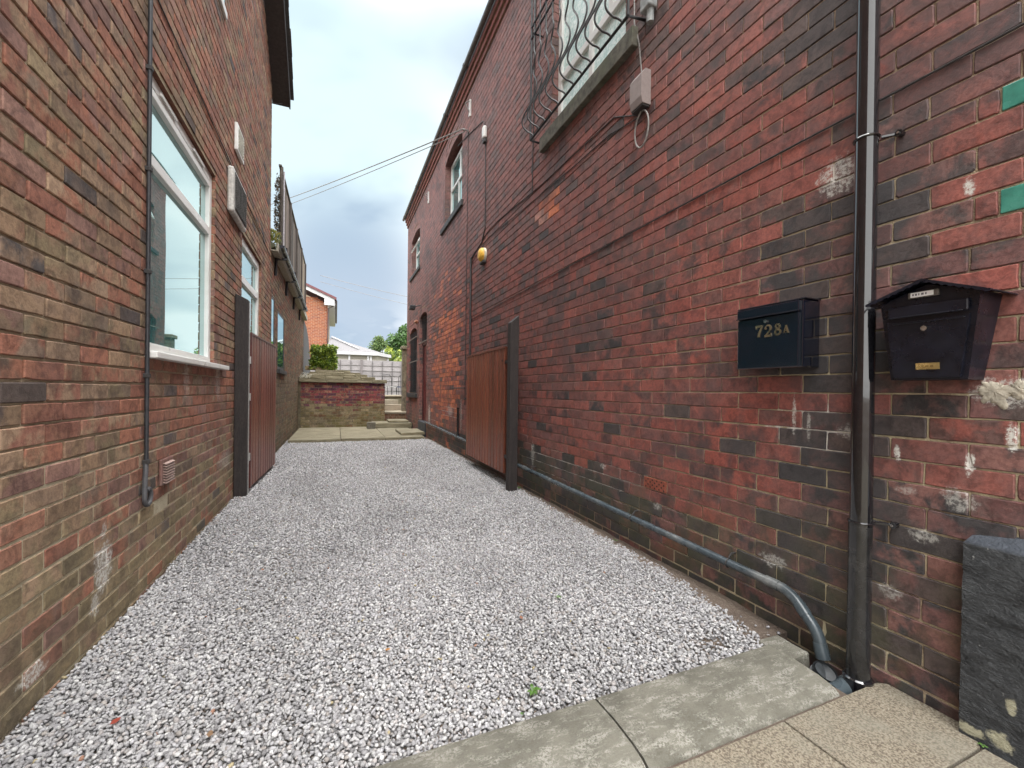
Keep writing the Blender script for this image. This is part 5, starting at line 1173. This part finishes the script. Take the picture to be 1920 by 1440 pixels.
gtb = thing('garden_table', 'small round black metal garden table by the right building corner', 'table', (3.2, 18.4, .8))
q = MB(); q.tube([(3.2, 18.4, 1.50), (3.2, 18.4, 1.52)], .35, 20); q.build('tabletop', m_iron, gtb)
for a in (0, 2.1, 4.2): q = MB(); q.tube([(3.2+.3*math.cos(a), 18.4+.3*math.sin(a), .8), (3.2+.1*math.cos(a), 18.4+.1*math.sin(a), 1.5)], .012, 5); q.build('leg', m_iron, gtb)
# fence of grey panels
m_fen = wood_mat('grey_fence_timber', (.20, .185, .19), (.28, .26, .265), (.14, .13, .135), gscale=(1, 1, 6), rough=.9, coat=0)
fe = thing('panel_fence', 'grey weathered lap panel fence across the back of the garden', 'fence', (2, 21, .8))
for k in range(5):
    x0 = -2.6+k*1.85; q = MB()
    for r in range(7):
        zz = .84+r*.235; v = rg.uniform(.85, 1.15); q.add([(x0+.03, 21.0, zz), (x0+1.8, 21.0, zz), (x0+1.8, 21.025, zz+.25), (x0+.03, 21.025, zz+.25), (x0+.03, 21.02, zz), (x0+1.8, 21.02, zz), (x0+1.8, 21.04, zz+.25), (x0+.03, 21.04, zz+.25)], [(0, 1, 2, 3), (4, 7, 6, 5), (0, 4, 5, 1), (2, 6, 7, 3), (0, 3, 7, 4), (1, 5, 6, 2)], 0, (v, v, v))
    q.build('panel', m_fen, fe, colors=True)
    q = MB()
    for t in (.45, .9, 1.35): q.box(x0+t, x0+t+.04, 20.97, 20.998, .84, 2.46, 0, (.6, .6, .6))
    q.build('batten', m_fen, fe, colors=True)
    q = MB(); q.box(x0-.06, x0+.028, 20.93, 21.06, .8, 2.52, 0, (.75, .72, .72)); q.build('post', m_fen, fe, colors=True)
# garage / low building
gg = thing('pale_garage', 'low pale building with white fascia and shallow gabled roof behind the fence', 'building', (1, 25, .8))
m_pale = simple('pale_cladding', (.30, .28, .24), .8, var=.1); m_wfas = simple('white_fascia', (.46, .46, .47), .5, var=.04)
q = MB(); q.box(-.4, 2.0, 24, 29, .8, 2.95); q.prism([(2.0, 24.0), (2.75, 25.2), (2.75, 29), (2.0, 29)], 2, .8, 2.93); q.build('wall', m_pale, gg)
q = MB()
for r in range(7): q.box(-.4, 1.98, 23.985, 23.999, 2.0+r*.13, 2.01+r*.13)
q.box(-.40, 1.5, 23.97, 23.984, 2.30, 2.72); q.build('cladding_strip', simple('strip_cladding', (.30, .28, .24), .8), gg)  # raised strips in the same tone as the wall cladding
for xx in (.58, 1.52, 1.66): q = MB(); q.box(xx, xx+.09, 23.93, 23.968, 2.0, 2.92); q.build('white_post', m_wfas, gg)
q = MB(); q.box(2.64, 2.75, 25.0, 25.19, 2.0, 2.9); q.build('white_post', m_wfas, gg)
q = MB(); q.prism([(-.5, 23.85), (2.05, 23.85), (2.9, 25.2), (2.9, 25.3), (2.0, 24.0), (-.5, 24.0)], 2, 2.951, 3.12); q.build('fascia', m_wfas, gg)
q = MB(); q.add([(-.5, 23.85, 3.125), (2.05, 23.85, 3.125), (2.9, 25.2, 3.08), (2.9, 29, 3.08), (-.5, 29, 3.2), (-.3, 25.2, 3.95), (.3, 28, 3.95)], [(0, 1, 5), (1, 2, 5), (2, 3, 6, 5), (0, 5, 6, 4), (3, 4, 6)]); q.build('roof', simple('grey_roof', (.15, .145, .15), .8), gg)
q = MB(); q.bars([(-.25, 25.1, 3.99), (1.1, 24.0, 3.30)], .04); q.build('verge_trim', m_wfas, gg)
# gabled brick house behind on the left
hh = thing('gabled_brick_house', 'orange-red brick house with white bargeboard and maroon tiles behind the garden', 'building', (-3, 26, .8))
q = MB(); OB = [(.34, .11, .055), (.38, .13, .06), (.30, .095, .05), (.27, .09, .06)]
bricks(q, (0, 25, 0), (1, 0, 0), (0, 0, 1), (0, -1, 0), -4.0, -.45, .8, 6.0, .225, .078, .012, .008, lambda u, v, r: (pick(r, OB), pick(r, OB)), openings=lambda b0, b1: [(-2.2+(6.75-b1)*2.1*.8, 9)] if b1 > 5.62 else [], seed=51, simple_=True)
q.box(-9, -.46, 25.006, 33, .8, 5.62, 1); q.add([(-.46, 25.006, 5.62), (-9, 25.006, 5.62), (-4.7, 25.006, 7.6)], [(0, 1, 2)], 1)
q.build('wall', [MB_T if False else brick_mat('orange_brick', rough=.85, sootamt=.12, spec=.2), mortar_mat('mortar_pale', (.35, .28, .2), (.48, .4, .3))], hh, colors=True)
sl_ = (6.62-6.05)/(1.43)   # roof slope seen on the gable
def rz_(x): return 6.02+(-.15-x)*.42
q = MB(); q.add([(x, y, rz_(x)+o) for x in (-.12, -4.7) for y in (24.75, 24.80) for o in (-.26, -.06)], [(0, 1, 3, 2), (4, 6, 7, 5), (0, 4, 5, 1), (2, 3, 7, 6), (0, 2, 6, 4), (1, 5, 7, 3)])
q.box(-.62, -.125, 24.752, 24.798, 5.60, 5.99); q.build('bargeboard', m_wfas, hh)
q = MB(); q.add([(x, y, rz_(x)+o) for x in (-.02, -4.7) for y in (24.70, 33.2) for o in (-.055, .07)], [(0, 1, 3, 2), (4, 6, 7, 5), (0, 4, 5, 1), (2, 3, 7, 6), (0, 2, 6, 4), (1, 5, 7, 3)]); q.build('roof', simple('maroon_tile', (.13, .05, .055), .8, bmp=.5, bscale=8), hh)
q = MB(); q.box(-.45, -.10, 24.81, 33, 5.58, 5.62); q.box(-.12, -.09, 24.81, 33, 5.625, 5.85); q.build('soffit', m_wfas, hh)
q = MB(); q.tube([(-.04, 24.85, 5.86), (-.04, 33, 5.86)], .06, 8); q.build('gutter', simple('brown_gutter', (.06, .04, .04), .5), hh)
q = MB(); q.tube([(-.06, 24.9, 5.8), (-.08, 24.9, 5.65), (-.42, 24.92, 5.45), (-.44, 24.92, 3.0), (-.44, 24.92, .8)], .035, 8); q.build('downpipe', simple('brown_gutter', (.06, .04, .04), .5), hh)
q = MB(); q.box(-.458, -.40, 25.0, 25.15, .8, 5.6); q.build('corner_trim', simple('pale_trim', (.55, .5, .45), .7), hh)
# trees
def tree(label, x, y, z0, ztop, r, cols, seed, n=2600, size=.16, mult=2, fol='crown', spire=False, blobs=9):
    t = thing('tree', label, 'tree', (x, y, z0)); q = MB(); rgt = random.Random(seed)
    q.tube([(x, y, z0), (x+.05, y, z0+(ztop-z0)*.4), (x, y+.05, z0+(ztop-z0)*.75)], [.16, .11, .05], 8)
    cs = []
    for k in range(blobs):
        a = rgt.uniform(0, 6.28); rr = r*rgt.uniform(.25, .75)*(0.6 if spire else 1); zz = z0+(ztop-z0)*rgt.uniform(.45, .88); cs.append((x+rr*math.cos(a), y+rr*math.sin(a), zz, r*rgt.uniform(.3, .5)))
    cs.append((x, y, ztop-r*.35, r*.4))
    for c in cs: q.tube([(x, y, z0+(ztop-z0)*.3), ((x+c[0])/2, (y+c[1])/2, (z0+c[2])/2+.3), c[:3]], [.06, .04, .012], 5)
    q.build('trunk', simple('bark', (.10, .075, .05), .9), t)
    rs = np.random.RandomState(seed); f = MB()
    n *= mult
    for i in range(n):
        c = cs[rs.randint(len(cs))]; v = rs.normal(size=3); v /= np.linalg.norm(v); rad = c[3]*rs.uniform(.3, 1.08)*(1+.3*sn(v[0]*3+seed, v[1]*3, v[2]*3))
        p_ = Vector((c[0]+v[0]*rad, c[1]+v[1]*rad, c[2]+v[2]*rad*.85)); u = Vector(rs.normal(size=3)).normalized(); w_ = u.orthogonal().normalized(); tt = u.cross(w_); s = size*rs.uniform(.5, 1.2)
        cl = cols[rs.randint(len(cols))]; k = rs.uniform(.7, 1.3); f.add([p_-w_*s, p_+tt*s*.5, p_+w_*s, p_-tt*s*.5], [(0, 1, 2, 3)], 0, tuple(a*k for a in cl))
    f.build(fol, m_leaf, t, colors=True)
DG = [(.05, .11, .03), (.08, .16, .04), (.04, .08, .025), (.10, .19, .06)]; YG = [(.28, .34, .04), (.20, .28, .04), (.35, .40, .07)]; MG = [(.10, .17, .06), (.15, .22, .07), (.07, .12, .045), (.2, .26, .1)]
tree('rounded dark green tree rising highest behind the fence at right', 5.9, 40, .8, 7.1, 1.7, DG, 3, 5000, .15, blobs=14)
tree('feathery grey-green conifer with wispy top left of the dark tree', 3.15, 36, .8, 5.5, 1.1, MG, 5, 2200, .10, spire=True)
tree('yellow-green conifer between the wispy conifer and the dark tree', 3.6, 33, .8, 4.3, .8, YG, 7, 1600, .09)
tree('mid green shrubby tree low behind the garage roof corner', 3.0, 34, .8, 3.9, 1.1, MG, 9, 2000, .10)
tree('pale green hedge tree above the fence at the right edge', 4.3, 31, .8, 4.0, 1.3, YG+MG, 11, 2600, .09)
tree('loose bright yellow-green shrub spilling over the fence top', 2.9, 22.2, .8, 2.75, .5, YG+[(.4, .42, .2)], 13, 1800, .05)
for k, (x, hgt) in enumerate(((1.0, 4.4), (1.9, 4.35), (2.7, 4.2))):
    tree(['distant hazy tree top showing over the garage ridge, leftmost', 'distant hazy tree top showing over the garage ridge, middle', 'distant hazy tree top showing over the garage ridge, rightmost'][k], x*1.7, 45, .8, hgt+.6, .7, [(.22, .27, .22), (.28, .33, .28)], 20+k, 500, .10, spire=True)  # distance haze put into the pale grey-green leaf colours
